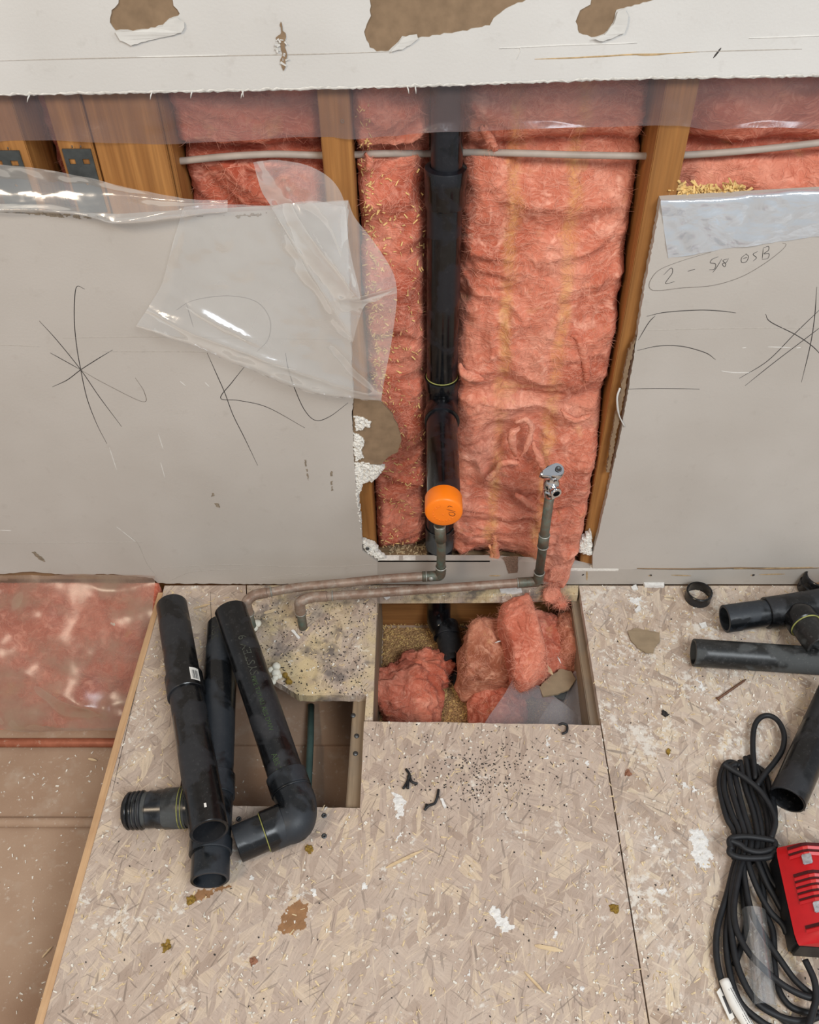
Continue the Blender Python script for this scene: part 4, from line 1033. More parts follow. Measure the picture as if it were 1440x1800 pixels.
# front run with the shut-off valve
B0 = F(533, 1103, 0)
cB = supply('copper pipe carrying the chrome shut-off valve on its riser', None, 0, B0)
runB = spline([F(548, 1050, zB), F(640, 1044, zB), (F(740, 1036.5, zB)), F(850, 1029, zB), F(934, 1023, zB)], 10)
rtube('run', runB, RCU, 'copper_run', cB)
rtube('elbow', spline([runB[3], runB[0], (B0.x + 0.002, B0.y + 0.001, 0.070), (B0.x, B0.y, 0.054), (B0.x, B0.y, 0.042)], 8), RCU + 0.0014, 'copper_run', cB)
rtube('drop', [Vector((B0.x, B0.y, 0.05)), Vector((B0.x, B0.y, -0.05))], RCU, 'copper_riser', cB)
rb = runB[-1]; xb_ = rb.x + 0.012; yb_ = rb.y
rtube('elbow', spline([runB[-4], rb, (xb_ - 0.002, yb_, rb.z + 0.002), (xb_, yb_, rb.z + 0.014), (xb_, yb_, rb.z + 0.026)], 8), RCU + 0.0014, 'copper_riser', cB)
zv = W(974, 865, yb_).z; zm = W(957, 940, yb_).z
rtube('riser', [Vector((xb_, yb_, rb.z + 0.02)), Vector((xb_, yb_, zv))], RCU, 'copper_riser', cB)
rtube('coupling', [Vector((xb_, yb_, zm - 0.028)), Vector((xb_, yb_, zm))], RCU + 0.0014, 'copper_riser', cB)
for c, d in (((xb_, yb_, zm), (0, 0, 1)), ((xb_, yb_, zm - 0.028), (0, 0, 1)), (runB[4], runB[5] - runB[3]), (runB[-4], runB[-1] - runB[-4]), ((xb_, yb_, rb.z + 0.026), (0, 0, 1)), ((B0.x, B0.y, 0.042), (0, 0, 1))):
    obj('solder_ring', ring(c, d, RCU + 0.0011, 0.001, 20), 'solder', cB)
vx, vy = xb_, yb_
valve = obj('valve', lathe((vx, vy, zv - 0.006), (0, 0, 1), [(0, 0.0082), (0, 0.0112), (0.001, 0.0120), (0.012, 0.0120), (0.0135, 0.0100), (0.015, 0.0098), (0.018, 0.0126), (0.029, 0.0126), (0.033, 0.0104), (0.040, 0.0100), (0.046, 0.0096), (0.0475, 0.007), (0.0475, 0.0001)], 28), 'chrome', cB, smooth='auto')
tag(valve, 'chrome quarter-turn shut-off valve')
out = Vector((0.30, -1, -0.05)).normalized()
obj('outlet', lathe((vx, vy, zv + 0.017), out, [(0.004, 0.0082), (0.014, 0.0082), (0.015, 0.0090), (0.021, 0.0090), (0.022, 0.0084), (0.022, 0.0056), (0.012, 0.0054), (0.012, 0.0001)], 24), 'chrome', valve, smooth='auto')
obj('outlet_bore', lathe(Vector((vx, vy, zv + 0.017)) + out * 0.0135, out, [(0, 0.0053), (0.0004, 0.0001)], 20), 'pipe_bore', valve)
hm = Matrix.Translation((vx + 0.003, vy - 0.002, zv + 0.041)) @ Matrix.Rotation(0.25, 4, 'Z') @ Matrix.Rotation(math.radians(24), 4, 'X')
V, Fc = [], []; prof = [(0.0, 0.90), (0.0012, 1.0), (0.0145, 1.0), (0.0165, 0.90)]; m_ = 40
for z_, s_ in prof:
    for k in range(m_):
        a_ = 2 * math.pi * k / m_; x_, y_ = 0.0118 * math.cos(a_), 0.0118 * math.sin(a_)
        if x_ < 0: x_ = x_ * 2.25; y_ = y_ * (1 - 0.25 * min(1, -x_ / 0.0265))
        V.append(Vector((x_ * s_, y_ * s_, z_ - (0.004 if (x_ < -0.014 and z_ > 0.01) else 0))))
for i in range(len(prof) - 1):
    for k in range(m_): Fc.append([i * m_ + k, i * m_ + (k + 1) % m_, (i + 1) * m_ + (k + 1) % m_, (i + 1) * m_ + k])
Fc.append(list(range(m_))[::-1]); Fc.append([3 * m_ + k for k in range(m_)])
obj('lever_handle', xform((V, Fc), hm), 'chrome', valve, smooth='auto')
obj('handle_screw', xform(lathe((0.002, 0, 0.0165), (0, 0, 1), [(0, 0.0052), (0.001, 0.005), (0.0012, 0.003), (0.0004, 0.0026), (0.0004, 0.0001)], 18), hm), 'screw_steel', valve)
# pipes lying on the lower board in the sunken strip
Yc = F(200, 1306, ZB + 0.008).y
cr = obj('copper_pipe', tube([(-1.2, Yc, ZB + 0.0088), (-0.6, Yc, ZB + 0.0088), (XL + 0.02, Yc - 0.001, ZB + 0.0088)], 0.0082, 24), 'copper_red', None)
tag(cr, 'reddish copper pipe lying in the sunken strip below the clear plastic', 'pipe')
Yd = F(100, 1445, ZB + 0.006).y
cr2 = obj('buried_pipe', tube([(-1.2, Yd, ZB + 0.006), (-0.6, Yd - 0.0008, ZB + 0.006), (XL + 0.02, Yd, ZB + 0.006)], 0.0086, 20), 'under_board', None)
tag(cr2, 'dust-covered pipe half buried in the sunken strip, nearer than the copper one', 'pipe')
gt = obj('water_tube', tube([F(547, 1240, ZB + 0.02), F(546, 1300, ZB + 0.03), F(543, 1360, ZB + 0.035), F(540, 1440, ZB + 0.045)], 0.0062, 16), 'green_tube', None)
tag(gt, 'green tube running through the smaller floor opening', 'tube')

# ================================================================== CABLE AND STRAPS
cz = lambda u, v, y: W(u, v, y)
cb = obj('electrical_cable', tube(spline([W(250, 289, 0.05), W(318, 283, 0.043), W(400, 275, 0.034), W(480, 271, 0.034), W(560, 273, 0.042), W(615, 272, 0.046), W(680, 270, 0.044), W(760, 270, 0.072), W(830, 268, 0.058), W(900, 269, 0.046), W(1000, 272, 0.044), W(1100, 274, 0.046), W(1160, 274, 0.052), W(1215, 272, 0.046), W(1300, 266, 0.040), W(1380, 258, 0.038), W(1450, 250, 0.04), W(1560, 240, 0.05)], 8), 0.0044, 16), 'cable_white', None)
tag(cb, 'pale grey electrical cable strung through the studs across the insulation', 'cable')
def strap(u0, u1, v, ztop, zbot, label):
    x0, x1 = wx(u0, v, S0), wx(u1, v, S0)
    w_ = x1 - x0; hs = [[(x0 + w_ * a, ztop - 0.012), (x0 + w_ * b, ztop - 0.012), (x0 + w_ * b, ztop - 0.019), (x0 + w_ * a, ztop - 0.019)] for a, b in ((0.14, 0.36), (0.62, 0.86))]
    cx, cz_ = x0 + w_ * 0.55, ztop - 0.044
    hs.append([(cx + 0.0022 * math.cos(t), cz_ + 0.0022 * math.sin(t)) for t in [k * math.pi / 5 for k in range(10)]])
    o = obj('metal_strap', prism([(x0, zbot), (x1, zbot), (x1, ztop), (x0, ztop)], hs, wall_at, S0 - 0.0022, S0 - 0.0004), 'steel_plate', None, smooth=False)
    tag(o, label, 'metal strap')
    for s_ in (0.4, 0.7):
        c = (x0 + w_ * s_, S0 - 0.0004, ztop + 0.002)
        obj('staple', tube([(c[0], S0 - 0.003, c[2]), (c[0], S0 - 0.003, c[2] + 0.003)], 0.0007, 6), 'screw_steel', o)
strap(-20, 36, 270, wz(264, S0), wz(372, S0), 'dark slotted metal strap on the stud at the photo\'s left edge')
strap(112, 162, 270, wz(261, S0), wz(372, S0), 'dark slotted metal strap on the stud beside the wide board')

# ================================================================== PLASTIC FILM
def film(name, label, patches, mat, wr=0.002, seed=0, wscale=30, ymax=None, tear=None, creases=(), push=(0, -1, 0)):
    gs = []
    for k, ctrl in enumerate(patches):
        A = patch(ctrl, 14)
        A[..., 1] += ridge(A, wscale, 3, seed + k) * wr
        A[..., 2] += fbm(A, wscale, 3, seed + 20 + k) * wr * 0.6
        for (a_, b_, h_, w_) in creases:
            a_, b_ = np.array(tuple(a_)), np.array(tuple(b_)); ab = b_ - a_
            tt = np.clip(((A - a_) @ ab) / (ab @ ab), 0, 1); dd = np.linalg.norm((A - a_ - tt[..., None] * ab) * np.array([1, 0.35, 1]), axis=-1)
            A += (h_ * np.exp(-dd / w_) * np.sin(math.pi * np.clip(tt, 0.12, 0.95)) ** 0.5)[..., None] * np.array(push)
        if ymax is not None: A[..., 1] = np.minimum(A[..., 1], ymax[k] if isinstance(ymax, (list, tuple)) else ymax)
        if tear and k == tear: A[-3:, :, 2] += (RNG.random(A.shape[1]) ** 3 * 0.012)[None] * np.array([[0.2], [0.6], [1]])
        gs.append(sheet(A))
    o = obj(name, join(*gs), mat, None)
    return tag(o, label, 'plastic sheet')
yt = DW - 0.0015
rowu = [-60, 60, 170, 290, 420, 560, 620, 700, 770, 850, 960, 1080, 1190, 1250, 1350, 1500]
topb = [252, 246, 250, 254, 247, 240, 245, 238, 233, 230, 226, 222, 222, 228, 224, 230]
film('plastic_sheet', 'clear plastic hanging below the upper drywall across the studs', [[
    [W(u, 60, yt) for u in rowu], [W(u, 150, yt) for u in rowu],
    [W(u, 200, yt - 0.001 + (0.004 if k % 3 else -0.001)) for k, u in enumerate(rowu)],
    [W(u, v, yt - 0.004 + (0.006 if k % 2 else -0.001)) for k, (u, v) in enumerate(zip(rowu, topb))]]], 'film_top', 0.0010, 3, 14, ymax=DW - 0.0006)
# film crumpled over the top edge of the left drywall and hanging down its face
fl = []
fl.append([[W(-60, 284, 0.004), W(60, 296, 0.003), W(150, 313, 0.002), W(250, 336, 0.0), W(340, 350, -0.002), W(400, 352, -0.004)],
           [W(-60, 320, 0.006), W(60, 325, 0.005), W(150, 334, 0.004), W(250, 348, 0.0), W(340, 356, -0.004), W(400, 357, -0.006)],
           [W(-60, 352, -0.004), W(60, 356, -0.006), W(150, 362, -0.008), W(250, 364, -0.010), W(340, 362, -0.010), W(400, 361, -0.008)],
           [W(-60, 366, -0.014), W(60, 370, -0.016), W(150, 380, -0.018), W(200, 391, -0.020), W(290, 384, -0.018), W(400, 372, -0.010)],
           [W(-60, 370, -0.006), W(60, 374, -0.006), W(150, 380, -0.007), W(200, 386, -0.008), W(290, 380, -0.008), W(400, 372, -0.004)]])
fl.append([[W(325, 360, -0.004), W(400, 361, -0.005), W(480, 360, -0.006), W(560, 356, -0.008), W(612, 352, -0.010)],
           [W(318, 380, -0.006), W(400, 384, -0.008), W(480, 388, -0.010), W(560, 390, -0.016), W(625, 385, -0.020)],
           [W(300, 440, -0.008), W(390, 450, -0.012), W(480, 455, -0.015), W(570, 460, -0.026), W(668, 440, -0.030)],
           [W(284, 500, -0.010), W(370, 520, -0.018), W(480, 530, -0.020), W(580, 530, -0.032), W(697, 500, -0.034)],
           [W(258, 545, -0.016), W(345, 570, -0.028), W(460, 600, -0.030), W(570, 610, -0.034), W(690, 590, -0.032)],
           [W(240, 572, -0.022), W(330, 600, -0.034), W(440, 640, -0.036), W(560, 680, -0.036), W(672, 690, -0.030)],
           [W(244, 577, -0.018), W(332, 606, -0.028), W(440, 652, -0.032), W(550, 692, -0.032), W(672, 707, -0.026)]])
# curl standing up above the drywall edge, then the bright doubled fold
fl.append([[W(445, 286, -0.008), W(480, 281, -0.016), W(530, 288, -0.022), W(575, 310, -0.026), W(604, 350, -0.026), W(612, 420, -0.024)],
           [W(452, 310, -0.008), W(485, 306, -0.018), W(530, 312, -0.026), W(568, 332, -0.030), W(592, 366, -0.032), W(604, 430, -0.032)],
           [W(462, 340, -0.006), W(490, 344, -0.014), W(528, 352, -0.022), W(560, 366, -0.030), W(584, 396, -0.034), W(600, 446, -0.036)],
           [W(478, 362, -0.006), W(500, 362, -0.010), W(530, 366, -0.018), W(556, 380, -0.026), W(580, 410, -0.032), W(600, 456, -0.034)]])
fl.append([[W(478, 362, -0.010), W(516, 356, -0.024), W(560, 354, -0.032), W(608, 366, -0.030)],
           [W(500, 400, -0.016), W(528, 392, -0.034), W(572, 400, -0.044), W(612, 420, -0.038)],
           [W(530, 450, -0.020), W(556, 446, -0.040), W(594, 460, -0.048), W(622, 472, -0.040)],
           [W(560, 500, -0.024), W(584, 494, -0.040), W(612, 506, -0.046), W(634, 516, -0.040)],
           [W(590, 560, -0.026), W(606, 530, -0.036), W(622, 528, -0.040), W(636, 524, -0.038)],
           [W(620, 600, -0.030), W(640, 540, -0.036), W(665, 528, -0.038), W(692, 510, -0.036)]])
film('plastic_sheet', 'crumpled clear plastic folded over the left drywall edge and hanging down', fl, 'film_flap', 0.0016, 11, 12, tear=1, ymax=[0.0115, -0.0012, -0.0012, -0.0012],
    creases=[(W(262, 545, -0.02), W(650, 690, -0.03), 0.012, 0.007), (W(300, 520, -0.02), W(470, 610, -0.03), 0.008, 0.006), (W(330, 365, -0.005), W(286, 500, -0.01), 0.005, 0.004), (W(480, 362, -0.01), W(660, 650, -0.03), 0.010, 0.008), (W(516, 356, -0.02), W(636, 524, -0.04), 0.010, 0.006), (W(590, 600, -0.03), W(670, 690, -0.03), 0.010, 0.007), (W(600, 520, -0.03), W(697, 500, -0.034), 0.012, 0.006), (W(200, 391, -0.02), W(340, 358, -0.004), 0.006, 0.005)])
film('plastic_sheet', 'shiny plastic with a painted pale sheen folded over the top of the right-hand drywall', [[
    [W(1166, 349, DW), W(1250, 344, DW), W(1350, 337, DW), W(1480, 328, DW), W(1700, 316, DW)],
    [W(1162, 353, -0.004), W(1250, 350, -0.005), W(1350, 344, -0.005), W(1480, 336, -0.004), W(1700, 324, -0.004)],
    [W(1165, 380, -0.003), W(1250, 374, -0.008), W(1350, 368, -0.005), W(1480, 360, -0.007), W(1700, 346, -0.004)],
    [W(1170, 420, -0.003), W(1250, 408, -0.006), W(1350, 398, -0.004), W(1480, 388, -0.006), W(1700, 370, -0.004)],
    [W(1176, 455, -0.004), W(1255, 442, -0.003), W(1350, 428, -0.004), W(1480, 413, -0.004), W(1700, 392, -0.004)]]], 'film_right', 0.0022, 23, 16, ymax=DW - 0.0004)
low_rows = []
for a, (v0, yy, zz) in enumerate([(0, 0.0, 0.030), (1, -0.016, 0.010), (2, -0.062, -0.016), (3, -0.112, -0.060), (4, -0.160, -0.108), (5, -0.196, -0.146), (6, Yc + 0.022, ZB + 0.016)]):
    low_rows.append([Vector((x, yy - 0.003 - (0.005 if 0 < a < 6 else 0.0015) * math.sin(3.1 * k + a * 1.3), zz + (0.006 if 0 < a < 6 else 0.003) * math.cos(2.3 * k + a * 1.9))) for k, x in enumerate(np.linspace(-1.0, XL - 0.013, 8))])
film('plastic_sheet', 'loose clear plastic over the insulation in the sunken strip', [low_rows], 'film_low', 0.0022, 37, 7, push=(0, -0.7, 0.7),
    creases=[(F(70, 1030, -0.01), F(240, 1130, -0.08), 0.012, 0.010), (F(0, 1140, -0.08), F(230, 1292, -0.15), 0.016, 0.012), (F(104, 1195, -0.11), F(190, 1236, -0.13), 0.008, 0.005), (F(190, 1236, -0.13), F(235, 1224, -0.13), 0.008, 0.005), (F(215, 1144, -0.09), F(250, 1140, -0.09), 0.006, 0.005), (F(10, 1260, -0.15), F(90, 1230, -0.14), 0.008, 0.008), (F(-30, 1020, 0.0), F(120, 1010, 0.0), 0.008, 0.008)])
film('plastic_sheet', 'stiff translucent plastic corner lying in the larger floor opening', [[
    [F(906, 1186, -0.062), F(912, 1190, -0.062), F(935, 1200, -0.066), F(960, 1212, -0.072)],
    [F(886, 1222, -0.070), F(925, 1224, -0.070), F(965, 1230, -0.074), F(1000, 1244, -0.08)],
    [F(858, 1262, -0.080), F(920, 1262, -0.080), F(980, 1266, -0.084), F(1036, 1276, -0.09)],
    [F(836, 1300, -0.09), F(910, 1304, -0.09), F(980, 1306, -0.094), F(1044, 1310, -0.10)]],
   [[F(1010, 1180, -0.070), F(1034, 1178, -0.055), F(1036, 1179, -0.05)], [F(980, 1220, -0.085), F(1020, 1225, -0.075), F(1040, 1226, -0.058)], [F(950, 1262, -0.10), F(1010, 1270, -0.09), F(1044, 1272, -0.066)], [F(940, 1300, -0.11), F(1010, 1308, -0.10), F(1046, 1310, -0.075)]]], 'film_hole', 0.0010, 44, 20)

# ================================================================== LOOSE DRAIN PIPES
RL = 0.0268
def text_mesh(s, size):
    c = bpy.data.curves.new('t', 'FONT'); c.body = s; c.size = size; c.resolution_u = 2
    o = bpy.data.objects.new('t', c); COL.objects.link(o)
    dg = bpy.context.evaluated_depsgraph_get(); me = o.evaluated_get(dg).to_mesh()
    V = [v.co.copy() for v in me.vertices]; Fc = [list(p.vertices) for p in me.polygons]
    o.evaluated_get(dg).to_mesh_clear(); bpy.data.objects.remove(o); bpy.data.curves.remove(c)
    return V, Fc
def print_on(parent, s, a, b, R, start, size, angle, mat, name='print_line', flip=False):
    """lettering wrapped on a pipe that runs a -> b; angle is measured from straight up"""
    a, b = Vector(a), Vector(b); d = (b - a).normalized()
    n = (Vector((0, 0, 1)) - d * d.z).normalized(); m = d.cross(n)
    if flip: pass
    V, Fc = text_mesh(s, size); out = []
    for v in V:
        q = angle - (v.y - size * 0.35) / R
        out.append(a + d * (start + v.x) + (n * math.cos(q) + m * math.sin(q)) * (R + 0.00025))
    return obj(name, (out, Fc), mat, parent, smooth=False)
def lpipe(name, a, b, R, mat, parent, w=0.0042): return obj(name, pipe(a, b, R, w), mat, parent, smooth='auto')
def hub(name, c, d, L, R, mat, parent, wall=0.004):
    return obj(name, lathe(Vector(c), d, [(0, R - wall), (0, R - 0.001), (0.001, R), (L - 0.001, R), (L, R - 0.001), (L, R - wall)], 40, True), mat, parent, smooth='auto')
# 1: two lengths joined by a coupling with a bar-code sticker
a, b = F(302, 1064, RL + 0.004), F(368, 1462, RL + 0.060)
c1 = empty('coupled_pipe', (a.x, a.y, 0), 'black pipe with a mid coupling and white sticker, left of the loose pipes', 'pipe')
d = (b - a); t = 0.46
k1 = a + d * (t - 0.085); k2 = a + d * (t + 0.005)
lpipe('pipe_length', a, k1 + d * 0.04, RL, 'abs_black', c1)
lpipe('pipe_length', k2 - d * 0.04, b, RL, 'abs_black', c1)
cpl = hub('coupling', k1, d, (k2 - k1).length, RL + 0.0034, 'abs_black', c1, 0.0075)
dn = d.normalized(); nn = (Vector((0, 0, 1)) - dn * dn.z).normalized(); mm = dn.cross(nn)
def wrap_rect(p0, s0, s1, q0, q1, R, lift, n=8):
    V = []
    for i in range(n + 1):
        q = q0 + (q1 - q0) * i / n
        for s_ in (s0, s1):
            V.append(p0 + dn * s_ + (nn * math.cos(q) + mm * math.sin(q)) * (R + lift))
    return V, [[2 * i, 2 * i + 1, 2 * i + 3, 2 * i + 2] for i in range(n)]
Lc = (k2 - k1).length
sgn = 1 if mm.x > 0 else -1
obj('sticker', wrap_rect(k1, Lc * 0.18, Lc * 0.82, sgn * 0.45, sgn * 1.0, RL + 0.0034, 0.0003), 'tag_white', cpl)
for i in range(8):
    q = sgn * (0.55 + 0.045 * i)
    obj('bar_line', wrap_rect(k1, Lc * 0.32, Lc * 0.76, q, q + sgn * (0.012 + 0.012 * (i % 3)), RL + 0.0034, 0.0005, 2), 'tag_print', cpl)
obj('sticker', wrap_rect(b - dn * 0.03, 0.002, 0.009, sgn * 0.05, sgn * 0.17, RL, 0.0003), 'tag_white', c1)
# 2: pipe with tee at its foot
a, b = F(392, 1098, RL), F(378, 1380, RL + 0.004)
c2 = empty('tee_pipe', (b.x, b.y, 0), 'bluish-black pipe ending in a tee, lying between two other pipes', 'pipe')
lpipe('pipe_length', a, b, RL, 'abs_blue', c2)
d = (b - a).normalized()
print_on(c2, 'ABS', a, b, RL, 0.02, 0.018, 0.3, 'print_grey')
hub('coupling', b - d * 0.014, d, 0.036, RL + 0.0032, 'abs_blue', c2, 0.0075)
tc = F(372, 1436, RL + 0.004)
lpipe('tee_run', b + d * 0.01, F(370, 1490, RL + 0.004), RL + 0.001, 'abs_blue', c2, 0.005)
hub('tee_hub', F(371, 1478, RL + 0.004), F(370, 1500, RL + 0.004) - F(371, 1478, RL + 0.004), 0.020, RL + 0.0034, 'abs_blue', c2, 0.0075)
lpipe('tail_piece', F(371, 1490, RL + 0.003), F(369, 1548, RL + 0.002), RL, 'abs_blue', c2)
obj('glue_ring', ring(F(370, 1499, RL + 0.003), F(370, 1520, RL) - F(370, 1490, RL), RL + 0.0012, 0.0014), 'glue', c2)
bl, br = F(222, 1427, RL), F(366, 1418, RL + 0.003)
db = (bl - br).normalized()
lpipe('branch_pipe', br, F(262, 1423, RL), RL, 'abs_blue', c2)
adp = obj('branch_adapter', lathe(F(330, 1419, RL), db, [(0, RL), (0, RL + 0.0028), (0.032, RL + 0.0028), (0.034, RL + 0.0012), (0.044, RL + 0.001), (0.046, RL - 0.001), (0.080, RL - 0.001)], 40), 'abs_dusty', c2, smooth='auto')
for k in range(4):
    obj('thread', ring(F(330, 1419, RL) + db * (0.066 + 0.0065 * k), db, RL - 0.0005 - 0.0004 * k, 0.0024, 32), 'abs_black', adp)
obj('end_cap', lathe(F(330, 1419, RL) + db * 0.082, db, [(0, RL - 0.002), (0.008, RL - 0.003), (0.011, RL - 0.008), (0.011, 0.0001)], 32), 'pipe_bore', adp, smooth='auto')
for s_ in (0.002, 0.007): obj('glue_ring', ring(F(313, 1420, RL) + db * (s_ - 0.012), db, RL + 0.0028, 0.0008), 'glue', adp)
# 3: pipe with an elbow and a short tail
a, e = F(405, 1072, RL + 0.054), F(508, 1378, RL + 0.012)
c3 = empty('elbow_pipe', (e.x, e.y, 0), 'long black pipe with printed lettering, an elbow and a short tail', 'pipe')
lpipe('pipe_length', a, e, RL, 'abs_black', c3)
d3 = (e - a).normalized()
tl0, tl1 = F(482, 1456, RL + 0.002), F(416, 1484, RL + 0.001)
d4 = (tl1 - tl0).normalized()
corner = F(528, 1432, RL + 0.006)
hub('elbow_hub', e - d3 * 0.016, d3, 0.026, RL + 0.0036, 'abs_blue', c3, 0.008)
elb = spline([e, e + d3 * 0.010, corner - d3 * 0.016, corner + d4 * 0.010 + d3 * 0.006, F(497, 1450, RL + 0.002), tl0 - d4 * 0.0], 8)
obj('elbow', tube(elb, RL + 0.0020, 36, False), 'abs_blue', c3)
obj('elbow_seam', ring(e + d3 * 0.012, d3, RL + 0.0026, 0.0012), 'abs_blue', c3)
hub('elbow_hub', tl0 - d4 * 0.016, d4, 0.030, RL + 0.0036, 'abs_blue', c3, 0.008)
lpipe('tail_piece', tl0, tl1, RL, 'abs_blue', c3)
obj('glue_ring', ring(tl0 + d4 * 0.0145, d4, RL + 0.0008, 0.0011), 'glue', c3)
print_on(c3, 'SYSTEM 9', e, a, RL, (e - a).length - 0.150, 0.019, 0.10, 'print_grey')
print_on(c3, 'PIPE TUYAU ABS DWV', a, e, RL, 0.15, 0.010, 0.02, 'print_green')
print_on(c3, 'ABS 2', a, e, RL, 0.285, 0.012, 0.3, 'print_green')
# 4: right-hand tee assembly
zt4 = RL + 0.004
RB = 0.0245
a, b = F(1274, 1088, RB + 0.01), F(1372, 1074, RB + 0.014)
c4 = empty('tee_fitting', (F(1400, 1090).x, F(1400, 1090).y, 0), 'black tee fitting with a short pipe stub, near the wall foot', 'pipe')
d = (b - a).normalized()
lpipe('pipe_stub', a, b, RB, 'abs_blue', c4)
hub('tee_hub', F(1346, 1078, RB + 0.013), d, 0.034, RB + 0.004, 'abs_black', c4, 0.008)
bd = lpipe('tee_body', F(1366, 1075, RB + 0.013), F(1470, 1058, RB + 0.02), RB + 0.0035, 'abs_black', c4, 0.006)
obj('glue_ring', ring(F(1351, 1077, RB + 0.013), d, RB + 0.001, 0.0013), 'glue', c4)
q0, q1 = F(1398, 1074, RB + 0.022), F(1444, 1138, RB + 0.03)
dq = (q1 - q0).normalized()
obj('branch', lathe(q0, dq, [(0, 0.020), (0.012, RB + 0.003), (0.016, RB + 0.004), (0.034, RB + 0.004), (0.036, RB + 0.002)], 40), 'abs_black', c4, smooth='auto')
lpipe('branch_pipe', q0 + dq * 0.030, q1, RB, 'abs_dusty', c4)
obj('glue_ring', ring(q0 + dq * 0.0365, dq, RB + 0.001, 0.0013), 'glue', c4)
# 5 / 6: plain lengths at the right
a, b = F(1219, 1147, RL - 0.003), F(1458, 1163, RL - 0.003)
c5 = obj('pipe_length', pipe(a, b, RL - 0.003, 0.0042), 'abs_dusty', None, smooth='auto')
tag(c5, 'dusty grey-black pipe lying level in front of the tee fitting', 'pipe')
a, b = F(1384, 1406, RL + 0.001), F(1470, 1214, RL + 0.001)
c6 = obj('pipe_length', pipe(a, b, RL, 0.003), 'abs_black', None, smooth='auto')
tag(c6, 'clean black pipe beside the cord loop, open end towards the charger', 'pipe')
# ring and coupling by the wall
def short_ring(u, v, R, h, label, tilt=(0, 0, 1), mat='abs_black', wall=0.003):
    c = F(u, v, 0.0)
    o = obj('pipe_ring', lathe((c.x, c.y, 0.0002), tilt, [(0, R - wall), (0, R - 0.0008), (0.0008, R), (h - 0.0008, R), (h, R - 0.0008), (h, R - wall)], 40, True), mat, None, smooth='auto')
    return tag(o, label, 'ring')
short_ring(1226, 1052, 0.0235, 0.021, 'thin black pipe ring standing alone near the wall foot')
c = F(1428, 1040, 0.0)
cp2 = empty('pipe_coupling', (c.x, c.y, 0), 'black coupling with a dusty brown inside, behind the tee fitting', 'coupling')
obj('shell', lathe((c.x, c.y, 0.001), (0.12, 0.1, 1), [(0, 0.024), (0, 0.028), (0.018, 0.029), (0.020, 0.027), (0.034, 0.027), (0.036, 0.0255), (0.036, 0.0225), (0.004, 0.0225)], 40), 'abs_black', cp2, smooth='auto')
obj('dusty_lining', lathe((c.x, c.y, 0.001), (0.12, 0.1, 1), [(0.035, 0.0223), (0.008, 0.0221), (0.006, 0.0001)], 32), 'water_stain', cp2)
# black bits below the buried pipe
sc = obj('tar_paper_scrap', prism(jag(fpts([(786, 1196), (806, 1190), (818, 1206), (820, 1217), (800, 1218), (796, 1206)], ZB), 0.004, 0.001, seed=4), [], floor_at, ZB + 0.010, ZB + 0.018), 'black_scrap', None, smooth=False)
tag(sc, 'black broken scrap at the end of the buried drain pipe', 'scrap')

# ================================================================== CHARGER AND CORD
P0, P1 = F(1363, 1490, 0.046), F(1401, 1662, 0.046)
dl = (P1 - P0); LB = dl.length; dl.normalize(); dwv = Vector((-dl.y, dl.x, 0))
if dwv.x < 0: dwv = -dwv
ch = empty('battery_charger', (P0.x + 0.05, P0.y - 0.08, 0), 'red battery charger with black base and vent slots at the photo\'s right edge', 'charger')
def cb3(l, w, z): return Vector((P0.x, P0.y, 0)) + dl * l + dwv * w + Vector((0, 0, z))
WB = 0.125
sec = [(0, 0.046), (0.004, 0.050), (0.026, 0.075), (0.032, 0.078), (WB - 0.032, 0.078), (WB - 0.026, 0.075), (WB - 0.004, 0.050), (WB, 0.046)]
ends = [(0.0, 0.0, 0.65), (0.004, 0.0, 0.85), (0.014, 0, 1.0), (LB - 0.014, 0, 1.0), (LB - 0.003, 0, 0.8), (LB, 0, 0.6)]
V, Fc = [], []
for l, _, s_ in ends:
    for w_, z in sec: V.append(cb3(l, WB / 2 + (w_ - WB / 2) * (1 - (1 - s_) * 0.12), 0.046 + (z - 0.046) * s_))
ns = len(sec)
for i in range(len(ends) - 1):
    for k in range(ns - 1): Fc.append([i * ns + k, i * ns + k + 1, (i + 1) * ns + k + 1, (i + 1) * ns + k])
    Fc.append([i * ns + ns - 1, i * ns, (i + 1) * ns, (i + 1) * ns + ns - 1])
Fc.append(list(range(ns))[::-1]); Fc.append([(len(ends) - 1) * ns + k for k in range(ns)])
shell = obj('red_shell', (V, Fc), 'red_plastic', ch, smooth='auto')
bb = box(0.001, LB - 0.001, 0.001, WB - 0.001, 0.002, 0.0455, 0.005)
obj('black_base', ([cb3(v.x, v.y, v.z) for v in bb[0]], bb[1]), 'black_plastic', ch, smooth='auto')
def slot(l, w0=0.011, th=0.0042):
    V, Fc = [], []
    prof = [(w0, 0.0592 + (w0 - 0.011) * 1.136), (0.026, 0.0752), (0.032, 0.0783), (0.085, 0.0783)]
    for w_, z in prof:
        V += [cb3(l - th / 2, w_, z + 0.0003), cb3(l + th / 2, w_, z + 0.0003)]
    for i in range(len(prof) - 1): Fc.append([2 * i, 2 * i + 1, 2 * i + 3, 2 * i + 2])
    obj('vent_slot', (V, Fc), 'dark_slot', shell, smooth=False)
    V, Fc = [], []
    for w_, z in prof:                      # raised lip behind each slot
        V += [cb3(l + th / 2, w_, z + 0.0002), cb3(l + th / 2 + 0.0018, w_, z + 0.0024), cb3(l + th / 2 + 0.0052, w_, z + 0.0002)]
    for i in range(len(prof) - 1):
        for k in (0, 1): Fc.append([3 * i + k, 3 * i + k + 1, 3 * i + 3 + k + 1, 3 * i + 3 + k])
    obj('vent_rib', (V, Fc), 'red_plastic', shell, smooth=False)
for f in (0.055, 0.118, 0.345, 0.405, 0.465, 0.525, 0.585, 0.86): slot(LB * f)
